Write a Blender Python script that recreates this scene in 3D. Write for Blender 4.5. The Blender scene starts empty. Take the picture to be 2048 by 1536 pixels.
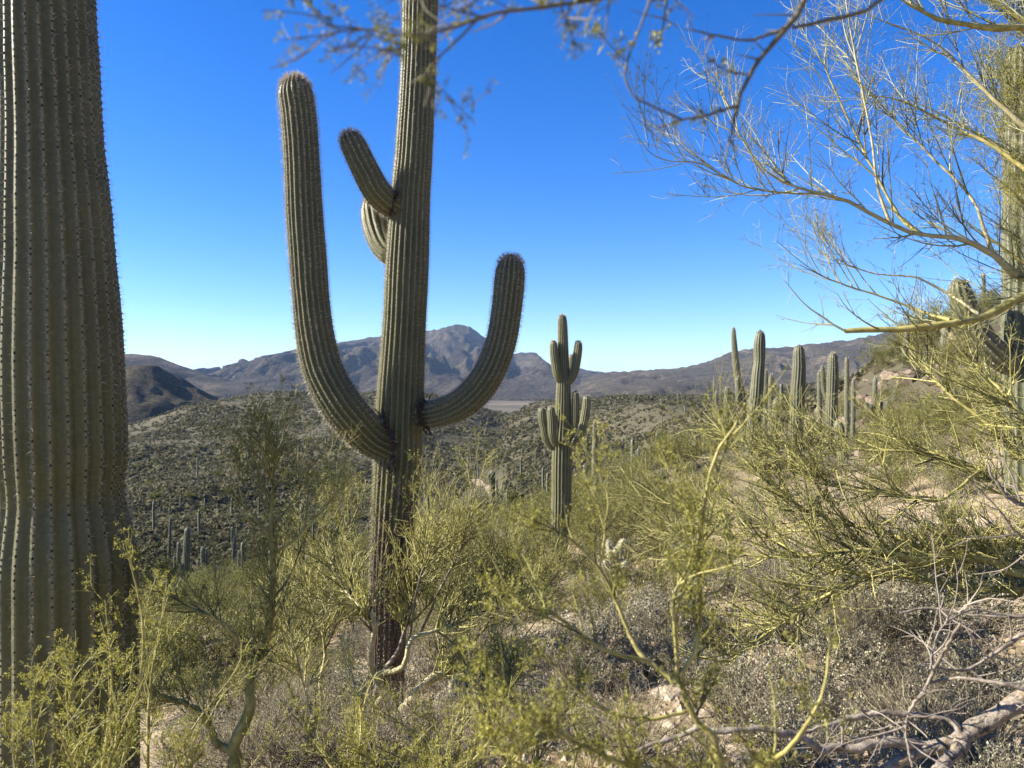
import bpy, math, numpy as np

# ------------------------------------------------------------ camera, sky, sun, exposure
SC = bpy.context.scene
COL = SC.collection
rng = np.random.default_rng(11)
R = math.radians

cam_d = bpy.data.cameras.new('camera')
cam = bpy.data.objects.new('camera', cam_d)
COL.objects.link(cam)
cam_d.sensor_width = 36.0
cam_d.lens = 27.0
cam_d.clip_start = 0.02
cam_d.clip_end = 60000
cam.location = (0, 0, 0)
cam.rotation_euler = (R(90), 0, 0)
cam_d.dof.use_dof = True
cam_d.dof.focus_distance = 7.0
cam_d.dof.aperture_fstop = 7.0
SC.camera = cam

SUN_AZ, SUN_EL = -87.0, 31.0          # degrees from the view direction (+Y), clockwise: low on the left
world = bpy.data.worlds.new('World')
SC.world = world
world.use_nodes = True
wn = world.node_tree
sky = wn.nodes.new('ShaderNodeTexSky')
sky.sky_type = 'NISHITA'
sky.sun_disc = False
sky.sun_elevation = R(SUN_EL)
sky.sun_rotation = R(SUN_AZ)
sky.altitude = 1500
sky.air_density = 1.0
sky.dust_density = 0.7
sky.ozone_density = 4.5
hs = wn.nodes.new('ShaderNodeHueSaturation')
hs.inputs['Saturation'].default_value = 1.32
hs.inputs['Value'].default_value = 1.0
hs.inputs['Hue'].default_value = 0.514
wn.links.new(sky.outputs[0], hs.inputs['Color'])
bg = wn.nodes['Background']
wn.links.new(hs.outputs[0], bg.inputs['Color'])
bg.inputs['Strength'].default_value = 0.076

sun_d = bpy.data.lights.new('sun', 'SUN')
sun_d.energy = 5.0
sun_d.angle = R(0.53)
sun_d.color = (1.0, 0.92, 0.79)
sun = bpy.data.objects.new('sun', sun_d)
COL.objects.link(sun)
sun.rotation_euler = (R(90 - SUN_EL), 0, R(180 - SUN_AZ))   # a lamp shines along its -Z

SC.view_settings.view_transform = 'Standard'
SC.view_settings.look = 'None'
SC.view_settings.exposure = 1.66
SC.view_settings.gamma = 1.0
SC.cycles.max_bounces = 6
SC.cycles.diffuse_bounces = 1
SC.cycles.transmission_bounces = 3
SC.cycles.transparent_max_bounces = 4
SC.cycles.volume_bounces = 0
SC.cycles.use_denoising = True
SC.cycles.sample_clamp_indirect = 6.0

# ------------------------------------------------------------ helpers
def P(px, py, y):
    """the point y metres ahead that the photograph shows at (px, py)"""
    return np.array(((px - 1024) / 1536 * y, y, (768 - py) / 1536 * y))

def norm(v):
    return v / np.maximum(np.linalg.norm(v, axis=-1, keepdims=True), 1e-9)

def _hash(ix, iy, s):
    h = (ix * 374761393 + iy * 668265263 + s * 1274126177) & 0xffffffff
    h = ((h ^ (h >> 13)) * 1274126177) & 0xffffffff
    return ((h ^ (h >> 16)) & 0xffff) / 65535.0

def vnoise(x, y, s=0):
    x = np.asarray(x, float); y = np.asarray(y, float)
    ix = np.floor(x).astype(np.int64); iy = np.floor(y).astype(np.int64)
    fx = x - ix; fy = y - iy
    fx = fx * fx * (3 - 2 * fx); fy = fy * fy * (3 - 2 * fy)
    a = _hash(ix, iy, s); b = _hash(ix + 1, iy, s); c = _hash(ix, iy + 1, s); d = _hash(ix + 1, iy + 1, s)
    return (a + (b - a) * fx) * (1 - fy) + (c + (d - c) * fx) * fy - 0.5

def fbm(x, y, o=4, s=0):
    t = 0; a = 1.0
    for i in range(o):
        t = t + a * vnoise(x * 2 ** i + 17.3 * i, y * 2 ** i - 9.1 * i, s + i); a *= 0.5
    return t

def ridged(x, y, o=4, s=0):
    t = 0; a = 1.0
    for i in range(o):
        t = t + a * (1 - 4 * np.abs(vnoise(x * 2 ** i + 5.7 * i, y * 2 ** i + 3.3 * i, s + i))); a *= 0.5
    return t

def smooth(a, b, x):
    t = np.clip((x - a) / (b - a), 0, 1)
    return t * t * (3 - 2 * t)

class MB:
    """collects vertices and faces, then links them as one mesh object"""
    def __init__(self):
        self.V = []; self.Q = []; self.T = []; self.n = 0; self.A = []
    def add(self, V, Q=None, T=None, a=None):
        V = np.asarray(V, float).reshape(-1, 3)
        self.V.append(V)
        if Q is not None and len(Q): self.Q.append(np.asarray(Q, np.int64).reshape(-1, 4) + self.n)
        if T is not None and len(T): self.T.append(np.asarray(T, np.int64).reshape(-1, 3) + self.n)
        self.A.append(np.zeros(len(V)) if a is None else np.asarray(a, float).reshape(-1))
        self.n += len(V)
    def mesh(self, name, mat, smooth_=True, attr=False):
        V = np.concatenate(self.V) if self.V else np.zeros((0, 3))
        Q = np.concatenate(self.Q) if self.Q else np.zeros((0, 4), np.int64)
        T = np.concatenate(self.T) if self.T else np.zeros((0, 3), np.int64)
        me = bpy.data.meshes.new(name)
        me.vertices.add(len(V)); me.vertices.foreach_set('co', V.astype(np.float32).ravel())
        nl = len(Q) * 4 + len(T) * 3
        me.loops.add(nl); me.loops.foreach_set('vertex_index', np.concatenate((Q.ravel(), T.ravel())).astype(np.int32))
        me.polygons.add(len(Q) + len(T))
        st = np.concatenate((np.arange(len(Q)) * 4, len(Q) * 4 + np.arange(len(T)) * 3)).astype(np.int32)
        me.polygons.foreach_set('loop_start', st)
        me.polygons.foreach_set('use_smooth', np.full(len(Q) + len(T), smooth_))
        if attr:
            at = me.attributes.new('tone', 'FLOAT', 'POINT')
            at.data.foreach_set('value', np.concatenate(self.A).astype(np.float32))
        me.update(calc_edges=True)
        me.materials.append(mat)
        return me
    def build(self, name, mat, parent=None, smooth_=True, attr=False, kind=None):
        o = bpy.data.objects.new(name, self.mesh(name, mat, smooth_, attr))
        COL.objects.link(o)
        if parent is not None:
            o.parent = parent
            o.matrix_parent_inverse.identity()
            o.location = -np.array(parent['_base']) if '_base' in parent else (0, 0, 0)
        if kind: o['kind'] = kind
        return o

def tag(o, label, cat, group=None):
    o['label'] = label; o['category'] = cat
    if group: o['group'] = group
    return o

def thing(name, label, cat, loc=(0, 0, 0), group=None):
    """an Empty at the thing's base; parts are given in world coordinates and moved under it"""
    o = bpy.data.objects.new(name, None)
    COL.objects.link(o)
    o.empty_display_size = 0.1
    o.location = loc
    o['_base'] = [float(v) for v in loc]
    return tag(o, label, cat, group)

def link_copy(src, parent=None):
    c = src.copy(); COL.objects.link(c)
    if parent is not None: c.parent = parent
    return c

def copy_tree(root, loc, rz=0.0, sc=1.0, label=None):
    r = link_copy(root); r.location = loc; r.rotation_euler = (0, 0, rz)
    r.scale = (sc, sc, sc) if np.isscalar(sc) else sc
    if label: r['label'] = label
    for ch in [c for c in root.children]:
        c = link_copy(ch, r)
        for g in ch.children: link_copy(g, c)
    return r

def spline(pts, n):
    """Catmull-Rom through the points (any number of columns), n samples spread by length"""
    p = np.asarray(pts, float)
    if len(p) == 2:
        t = np.linspace(0, 1, n)[:, None]
        return p[0] * (1 - t) + p[1] * t
    q = np.vstack((2 * p[0] - p[1], p, 2 * p[-1] - p[-2]))
    out = []
    m = 14
    for i in range(1, len(q) - 2):
        t = np.linspace(0, 1, m, endpoint=False)[:, None]
        a, b, c, d = q[i - 1], q[i], q[i + 1], q[i + 2]
        out.append(0.5 * (2 * b + (c - a) * t + (2 * a - 5 * b + 4 * c - d) * t ** 2 + (-a + 3 * b - 3 * c + d) * t ** 3))
    out.append(p[-1:])
    out = np.vstack(out)
    L = np.concatenate(([0], np.cumsum(np.linalg.norm(np.diff(out[:, :3], axis=0), axis=1))))
    s = np.linspace(0, L[-1], n)
    return np.stack([np.interp(s, L, out[:, k]) for k in range(out.shape[1])], axis=1)

def tubes(C, Rr, k):
    """C (T,n,3) centre lines, Rr (T,n) radii -> vertices and quads of T open tubes with k sides"""
    T, n, _ = C.shape
    d = norm(np.gradient(C, axis=1))
    ax = norm(C[:, -1] - C[:, 0])
    ref = np.where(np.abs(ax[:, 2:3]) < 0.8, np.array([[0, 0, 1.0]]), np.array([[1.0, 0, 0]]))
    ref = norm(np.cross(ax, ref))[:, None, :]
    u = norm(ref - (ref * d).sum(-1, keepdims=True) * d)
    v = np.cross(d, u)
    a = np.arange(k) / k * 2 * np.pi
    V = C[:, :, None] + Rr[:, :, None, None] * (u[:, :, None] * np.cos(a)[None, None, :, None] + v[:, :, None] * np.sin(a)[None, None, :, None])
    i = np.arange(T)[:, None, None] * n * k + np.arange(n - 1)[None, :, None] * k
    j = np.arange(k)[None, None, :]; j2 = (j + 1) % k
    Q = np.stack((i + j, i + j2, i + k + j2, i + k + j), axis=-1)
    return V.reshape(-1, 3), Q.reshape(-1, 4)

def grow(C, Rr, count, t0, t1, ang, length, up, wig, n=5, r0=0.004, r1=0.0008, g=None, fall=0.35):
    """children along parent lines C (T,n,3): count of them in all, picked by parent length"""
    g = g or rng
    T, m, _ = C.shape
    Ls = np.linalg.norm(np.diff(C, axis=1), axis=2).sum(1)
    idx = g.choice(T, size=count, p=Ls / Ls.sum())
    t = g.uniform(t0, t1, count)
    f = t * (m - 1); i = np.minimum(f.astype(int), m - 2); fr = (f - i)[:, None]
    a = C[idx, i]; b = C[idx, i + 1]
    pos = a * (1 - fr) + b * fr
    pr = Rr[idx, i] * (1 - fr[:, 0]) + Rr[idx, i + 1] * fr[:, 0]
    tan = norm(b - a)
    rnd = norm(np.cross(tan, g.normal(size=(count, 3))))
    an = np.radians(g.uniform(ang[0], ang[1], count))[:, None]
    d = norm(np.cos(an) * tan + np.sin(an) * rnd + np.array([0, 0, up[0]]))
    L = g.uniform(length[0], length[1], count) * (1 - fall * t)
    out = np.zeros((count, n, 3)); out[:, 0] = pos
    bend = g.normal(size=(count, 3)) * wig
    for s in range(1, n):
        d = norm(d + bend / n + g.normal(size=(count, 3)) * wig * 0.35 + np.array([0, 0, up[1] / n]))
        out[:, s] = out[:, s - 1] + d * (L / (n - 1))[:, None]
    ra = np.minimum(pr * 0.75, r0 * g.uniform(0.75, 1.25, count))
    q = np.linspace(0, 1, n)[None, :]
    rr = ra[:, None] * (1 - q) + np.minimum(r1, ra * 0.7)[:, None] * q
    return out, rr

def leaves(pos, d, L, W, g=None):
    """diamond leaves: base at pos, along d, length L, width W"""
    g = g or rng
    n = len(pos)
    side = norm(np.cross(d, g.normal(size=(n, 3))))
    up = np.cross(side, d)
    L = np.broadcast_to(L, n)[:, None]; W = np.broadcast_to(W, n)[:, None]
    mid = pos + d * L * 0.5 + up * L * 0.08
    V = np.stack((pos, mid + side * W * 0.5, pos + d * L, mid - side * W * 0.5), axis=1)
    return V.reshape(-1, 3), np.arange(n * 4).reshape(-1, 4)

def sprays(C, count, t0, t1, rl, ll, lw, pairs, g=None):
    """little compound leaves along twigs C: a stalk direction with pairs of leaflets"""
    g = g or rng
    T, m, _ = C.shape
    idx = g.integers(0, T, count)
    f = g.uniform(t0, t1, count) * (m - 1); i = np.minimum(f.astype(int), m - 2); fr = (f - i)[:, None]
    pos = C[idx, i] * (1 - fr) + C[idx, i + 1] * fr
    tan = norm(C[idx, i + 1] - C[idx, i])
    d = norm(tan * 0.5 + g.normal(size=(count, 3)) * 0.8 + np.array([0, 0, 0.25]))
    side = norm(np.cross(d, g.normal(size=(count, 3))))
    L = g.uniform(rl * 0.6, rl * 1.3, count)
    Ps = []; Ds = []
    for k in range(pairs):
        for sg in (-1, 1):
            Ps.append(pos + d * (L * (k + 1) / pairs)[:, None])
            Ds.append(norm(side * sg + d * 0.45 + g.normal(size=(count, 3)) * 0.25))
    Ps = np.concatenate(Ps); Ds = np.concatenate(Ds)
    n = len(Ps)
    return leaves(Ps, Ds, g.uniform(ll * 0.7, ll * 1.25, n), g.uniform(lw * 0.8, lw * 1.2, n), g)

# ------------------------------------------------------------ materials
def mat(name):
    m = bpy.data.materials.new(name); m.use_nodes = True
    return m, m.node_tree, m.node_tree.nodes['Principled BSDF']

def noise_node(nt, scale, detail=4, coord='Object', rough=0.6, dist=0.0):
    tc = nt.nodes.new('ShaderNodeTexCoord')
    no = nt.nodes.new('ShaderNodeTexNoise')
    no.inputs['Scale'].default_value = scale; no.inputs['Detail'].default_value = detail
    no.inputs['Roughness'].default_value = rough; no.inputs['Distortion'].default_value = dist
    nt.links.new(tc.outputs[coord], no.inputs['Vector'])
    return no

def ramp(nt, src, stops):
    r = nt.nodes.new('ShaderNodeValToRGB')
    el = r.color_ramp.elements
    while len(el) < len(stops): el.new(0.5)
    for e, (p, c) in zip(el, stops):
        e.position = p; e.color = (*c, 1)
    nt.links.new(src, r.inputs['Fac'])
    return r

def mixc(nt, fac, a, b, mode='MIX'):
    m = nt.nodes.new('ShaderNodeMix'); m.data_type = 'RGBA'; m.blend_type = mode
    if hasattr(fac, 'links'): nt.links.new(fac, m.inputs[0])
    else: m.inputs[0].default_value = fac
    for s, v in ((6, a), (7, b)):
        if hasattr(v, 'links'): nt.links.new(v, m.inputs[s])
        else: m.inputs[s].default_value = (*v, 1)
    return m.outputs[2]

def bump(nt, bs, src, strength, dist):
    b = nt.nodes.new('ShaderNodeBump')
    b.inputs['Strength'].default_value = strength; b.inputs['Distance'].default_value = dist
    nt.links.new(src, b.inputs['Height']); nt.links.new(b.outputs[0], bs.inputs['Normal'])

def m_simple(name, c1, c2, scale=8, rough=0.8, bumpy=0.0, bd=0.01, coord='Object', rnd=0.0):
    m, nt, bs = mat(name)
    no = noise_node(nt, scale, 5, coord)
    r = ramp(nt, no.outputs[0], ((0.34, c1), (0.66, c2)))
    out = r.outputs[0]
    if rnd:
        oi = nt.nodes.new('ShaderNodeObjectInfo')
        h = nt.nodes.new('ShaderNodeHueSaturation')
        mr = nt.nodes.new('ShaderNodeMapRange'); mr.inputs[3].default_value = 1 - rnd; mr.inputs[4].default_value = 1 + rnd
        nt.links.new(oi.outputs['Random'], mr.inputs[0]); nt.links.new(mr.outputs[0], h.inputs['Value'])
        nt.links.new(out, h.inputs['Color']); out = h.outputs[0]
    nt.links.new(out, bs.inputs['Base Color'])
    bs.inputs['Roughness'].default_value = rough
    bs.inputs['Specular IOR Level'].default_value = 0.25
    if bumpy: bump(nt, bs, no.outputs[0], bumpy, bd)
    return m

def m_leaf(name, c1, c2, trans=0.35, scale=3.0, rnd=0.0, rough=0.55):
    m, nt, bs = mat(name)
    no = noise_node(nt, scale, 3)
    wn_ = nt.nodes.new('ShaderNodeTexWhiteNoise'); wn_.noise_dimensions = '1D'
    ge = nt.nodes.new('ShaderNodeNewGeometry'); nt.links.new(ge.outputs['Random Per Island'], wn_.inputs['W'])
    ad = nt.nodes.new('ShaderNodeMath'); ad.operation = 'MULTIPLY_ADD'
    nt.links.new(wn_.outputs[0], ad.inputs[0]); ad.inputs[1].default_value = 0.5
    sb = nt.nodes.new('ShaderNodeMath'); sb.operation = 'SUBTRACT'; sb.inputs[1].default_value = 0.25
    nt.links.new(no.outputs[0], sb.inputs[0]); nt.links.new(sb.outputs[0], ad.inputs[2])
    r = ramp(nt, ad.outputs[0], ((0.25, c1), (0.75, c2)))
    out = r.outputs[0]
    if rnd:
        oi = nt.nodes.new('ShaderNodeObjectInfo')
        h = nt.nodes.new('ShaderNodeHueSaturation')
        mr = nt.nodes.new('ShaderNodeMapRange'); mr.inputs[3].default_value = 1 - rnd; mr.inputs[4].default_value = 1 + rnd
        nt.links.new(oi.outputs['Random'], mr.inputs[0]); nt.links.new(mr.outputs[0], h.inputs['Value'])
        nt.links.new(out, h.inputs['Color']); out = h.outputs[0]
    nt.links.new(out, bs.inputs['Base Color'])
    bs.inputs['Roughness'].default_value = rough
    bs.inputs['Specular IOR Level'].default_value = 0.3
    if trans:
        tr = nt.nodes.new('ShaderNodeBsdfTranslucent'); nt.links.new(out, tr.inputs['Color'])
        mx = nt.nodes.new('ShaderNodeMixShader'); mx.inputs[0].default_value = trans
        nt.links.new(bs.outputs[0], mx.inputs[1]); nt.links.new(tr.outputs[0], mx.inputs[2])
        nt.links.new(mx.outputs[0], nt.nodes['Material Output'].inputs['Surface'])
    return m

# saguaro skin: olive, waxy, weathered in blotches; tone = 1 on the pale crest of a rib
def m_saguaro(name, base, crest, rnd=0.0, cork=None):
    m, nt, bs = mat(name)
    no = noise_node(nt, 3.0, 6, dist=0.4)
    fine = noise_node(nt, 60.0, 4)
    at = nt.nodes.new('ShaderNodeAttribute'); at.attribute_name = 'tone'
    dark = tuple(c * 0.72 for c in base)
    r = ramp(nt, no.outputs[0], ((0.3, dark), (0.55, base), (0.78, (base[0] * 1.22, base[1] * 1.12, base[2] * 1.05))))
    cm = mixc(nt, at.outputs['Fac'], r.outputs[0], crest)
    if cork is not None:      # old brown corky bark creeping up from the root, in ragged patches
        tc = nt.nodes.new('ShaderNodeTexCoord'); sx = nt.nodes.new('ShaderNodeSeparateXYZ'); nt.links.new(tc.outputs['Object'], sx.inputs[0])
        mr = nt.nodes.new('ShaderNodeMapRange'); mr.inputs[1].default_value = cork[1]; mr.inputs[2].default_value = cork[0]; nt.links.new(sx.outputs[2], mr.inputs[0])
        pn = noise_node(nt, 9.0, 6, dist=1.0)
        ad = nt.nodes.new('ShaderNodeMath'); ad.operation = 'MULTIPLY_ADD'; nt.links.new(mr.outputs[0], ad.inputs[0]); ad.inputs[1].default_value = 0.75; nt.links.new(pn.outputs[0], ad.inputs[2])
        fc = ramp(nt, ad.outputs[0], ((0.72, (0, 0, 0)), (0.86, (1, 1, 1))))
        cb = ramp(nt, fine.outputs[0], ((0.35, (0.035, 0.026, 0.018)), (0.65, (0.13, 0.10, 0.065))))
        cm = mixc(nt, fc.outputs[0], cm, cb.outputs[0])
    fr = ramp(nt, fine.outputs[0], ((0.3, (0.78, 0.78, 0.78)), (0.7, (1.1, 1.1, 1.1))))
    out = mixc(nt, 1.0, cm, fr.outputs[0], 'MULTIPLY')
    if rnd:
        oi = nt.nodes.new('ShaderNodeObjectInfo')
        h = nt.nodes.new('ShaderNodeHueSaturation')
        mr = nt.nodes.new('ShaderNodeMapRange'); mr.inputs[3].default_value = 1 - rnd; mr.inputs[4].default_value = 1 + rnd
        nt.links.new(oi.outputs['Random'], mr.inputs[0]); nt.links.new(mr.outputs[0], h.inputs['Value'])
        nt.links.new(out, h.inputs['Color']); out = h.outputs[0]
    nt.links.new(out, bs.inputs['Base Color'])
    bs.inputs['Roughness'].default_value = 0.5
    bs.inputs['Specular IOR Level'].default_value = 0.3
    bump(nt, bs, fine.outputs[0], 0.25, 0.004)
    return m

M = {}
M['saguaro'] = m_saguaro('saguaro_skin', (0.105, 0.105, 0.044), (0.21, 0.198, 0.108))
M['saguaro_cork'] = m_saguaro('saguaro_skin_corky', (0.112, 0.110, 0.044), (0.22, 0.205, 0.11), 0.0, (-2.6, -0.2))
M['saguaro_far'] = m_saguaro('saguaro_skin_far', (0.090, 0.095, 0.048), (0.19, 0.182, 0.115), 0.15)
M['spine'] = m_simple('spine_straw', (0.44, 0.39, 0.30), (0.70, 0.64, 0.53), 9, 0.6)
M['bough'] = m_leaf('bough_twig', (0.085, 0.075, 0.04), (0.19, 0.165, 0.10), 0.0, 9.0)
M['spine_dark'] = m_simple('spine_grey', (0.20, 0.17, 0.14), (0.36, 0.31, 0.25), 9, 0.6)
M['areole'] = m_simple('areole_felt', (0.012, 0.010, 0.008), (0.035, 0.03, 0.024), 60, 0.95)
M['tip_wool'] = m_simple('tip_wool', (0.58, 0.50, 0.38), (0.75, 0.67, 0.55), 30, 0.9)
M['scar'] = m_simple('cork_scar', (0.025, 0.018, 0.015), (0.085, 0.055, 0.045), 30, 0.9, 0.6, 0.01)
M['pv_bark'] = m_simple('palo_verde_bark', (0.19, 0.18, 0.050), (0.42, 0.36, 0.13), 26, 0.6, 0.5, 0.005)
M['pv_pale'] = m_simple('palo_verde_pale_bark', (0.30, 0.265, 0.12), (0.48, 0.425, 0.24), 30, 0.6, 0.6, 0.004)
M['pv_twig'] = m_leaf('palo_verde_twig', (0.060, 0.058, 0.018), (0.44, 0.41, 0.14), 0.0, 2.0)
M['pv_twig_pale'] = m_leaf('palo_verde_twig_pale', (0.10, 0.105, 0.04), (0.42, 0.41, 0.22), 0.0, 2.0)
M['pv_twig_brown'] = m_leaf('palo_verde_twig_brown', (0.10, 0.075, 0.045), (0.26, 0.20, 0.12), 0.0, 2.0)
M['pv_leaf'] = m_leaf('palo_verde_leaf', (0.10, 0.105, 0.016), (0.40, 0.375, 0.075), 0.4, 2.0)
M['pv_leaf_green'] = m_leaf('palo_verde_leaf_green', (0.06, 0.072, 0.018), (0.24, 0.24, 0.06), 0.35, 2.0)
M['dead'] = m_simple('dead_wood', (0.08, 0.064, 0.048), (0.29, 0.25, 0.20), 34, 0.9, 0.9, 0.008)
M['dead_twig'] = m_leaf('dead_twig', (0.13, 0.105, 0.085), (0.36, 0.31, 0.26), 0.0, 4.0, 0.0, 0.85)
M['bushleaf'] = m_leaf('bush_leaf', (0.060, 0.070, 0.014), (0.30, 0.29, 0.07), 0.3, 0.7, 0.22)
M['bushleaf_grey'] = m_leaf('bush_leaf_dull', (0.062, 0.060, 0.028), (0.135, 0.122, 0.062), 0.35, 0.05, 0.0, 0.85)
M['bushtwig'] = m_leaf('bush_twig', (0.05, 0.043, 0.02), (0.30, 0.265, 0.12), 0.0, 2.0)
M['brittle'] = m_leaf('brittlebush_leaf', (0.09, 0.085, 0.052), (0.42, 0.395, 0.28), 0.1, 2.0, 0.1, 0.8)
M['drystem'] = m_leaf('dry_stem', (0.040, 0.033, 0.020), (0.40, 0.345, 0.22), 0.0, 3.0, 0.1, 0.85)
M['drygrass'] = m_leaf('dry_grass_blade', (0.30, 0.245, 0.15), (0.55, 0.47, 0.31), 0.25, 3.0, 0.0, 0.8)
M['rock'] = m_simple('desert_rock', (0.10, 0.070, 0.052), (0.25, 0.195, 0.15), 2.2, 0.9, 0.7, 0.05, rnd=0.25)
M['rock_pale'] = m_simple('pale_flagstone', (0.26, 0.20, 0.14), (0.46, 0.385, 0.285), 6, 0.9, 0.5, 0.01, rnd=0.2)
M['cholla'] = m_leaf('cholla_joint', (0.30, 0.28, 0.15), (0.42, 0.40, 0.26), 0.0, 20, 0.0, 0.8)
M['cholla_spine'] = m_simple('cholla_spine', (0.62, 0.56, 0.40), (0.75, 0.70, 0.55), 9, 0.6)
M['cholla_stem'] = m_simple('cholla_stem', (0.03, 0.025, 0.02), (0.07, 0.055, 0.045), 9, 0.95)
# ------------------------------------------------------------ the lie of the land
# surveyed heights (x, y, z), camera eye at 0,0,0
CP = [(0, 0, -1.62), (-1.0, 6.5, -2.75), (1.35, 21.5, -5.1), (-1.9, 3.2, -2.0), (1.8, 5.85, -2.05), (6.3, 11, -1.75),
      (-3, 0, -2.3), (3, 0, -1.1), (8, 0, 0.4), (-8, 0, -4.4), (0, -10, -0.9), (-10, -10, -4.0), (12, -10, 2.2),
      (3.4, 3.7, -1.35), (-6, 8, -4.6), (7.4, 10.6, -1.3), (13, 14, 0.2), (24, 10, 4.2), (0, -60, 3), (-50, -50, -14), (60, -40, 18),
      (4.4, 16, -3.3), (-16.5, 35, -11), (-8.3, 30, -8.4), (-22.6, 53, -15), (-42, 120, -29), (0, 60, -11.5), (8.8, 60, -8),
      (11, 35, -3.0), (11.2, 30, -3.2), (21.3, 45, -3.3), (30, 60, 0.9), (40, 70, 5.0), (46, 70, 7.6), (60, 60, 13), (80, 110, 14),
      (-3.3, 130, -21), (-4, 200, -29), (-27, 330, -28.5), (-40, 480, -20), (-47, 580, -12.5), (-85, 180, -27), (-140, 300, -26),
      (-180, 480, -19.5), (-216, 550, -12), (-242, 480, -29), (-244, 540, -22), (-320, 620, -33), (40, 250, -22.5), (63, 350, -6.0), (110, 330, -4.0), (150, 300, 2), (90, 180, -4), (30, 120, -13.5),
      (55, 470, -12), (30, 590, -12.0), (130, 560, -10), (-90, 40, -22), (-150, 120, -30), (-300, 200, -30), (100, 20, 26), (-60, 0, -20),
      (-350, 450, -33), (250, 400, 8), (200, 120, 34), (-100, -200, -20), (100, -200, 30)]
CP = np.array(CP, float)
_k = 10.0
def _w(x, y): return np.stack((np.arcsinh(np.asarray(x, float) / _k), np.arcsinh(np.asarray(y, float) / _k)), axis=-1)
_q = _w(CP[:, 0], CP[:, 1])
def _tps(r2): return 0.5 * r2 * np.log(r2 + 1e-12)
_A = np.zeros((len(CP) + 3, len(CP) + 3))
_A[:len(CP), :len(CP)] = _tps(((_q[:, None] - _q[None]) ** 2).sum(-1)) + np.eye(len(CP)) * 2e-3
_A[:len(CP), len(CP)] = 1; _A[:len(CP), len(CP) + 1:] = _q
_A[len(CP):, :len(CP)] = _A[:len(CP), len(CP):].T
_c = np.linalg.solve(_A, np.concatenate((CP[:, 2], np.zeros(3))))

def H(x, y):
    x = np.asarray(x, float); y = np.asarray(y, float)
    sh = x.shape; x = x.ravel(); y = y.ravel()
    q = _w(x, y)
    z = np.empty(len(x))
    for s in range(0, len(x), 20000):
        qq = q[s:s + 20000]
        z[s:s + 20000] = _tps(((qq[:, None] - _q[None]) ** 2).sum(-1)) @ _c[:len(CP)] + _c[len(CP)] + qq @ _c[len(CP) + 1:]
    r = np.hypot(x, y)
    z = np.clip(z, -36, 60)
    f = smooth(620, 900, r)
    z = z * (1 - f) + (-42 + 6 * fbm(x / 400, y / 400, 3, 40)) * f
    nz = 0.10 * fbm(x / 1.3, y / 1.3, 4, 3) * smooth(0.5, 3, r) + 0.5 * smooth(8, 50, r) * fbm(x / 9, y / 9, 3, 7) + smooth(80, 260, r) * (1 - f) * (4.5 * fbm(x / 60, y / 60, 4, 12) - 2.4 * np.clip(ridged(x / 70, y / 110, 3, 19), -1, 1))
    return (z + nz).reshape(sh)
def Hs(x, y): return float(H(np.array([x]), np.array([y]))[0])

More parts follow.
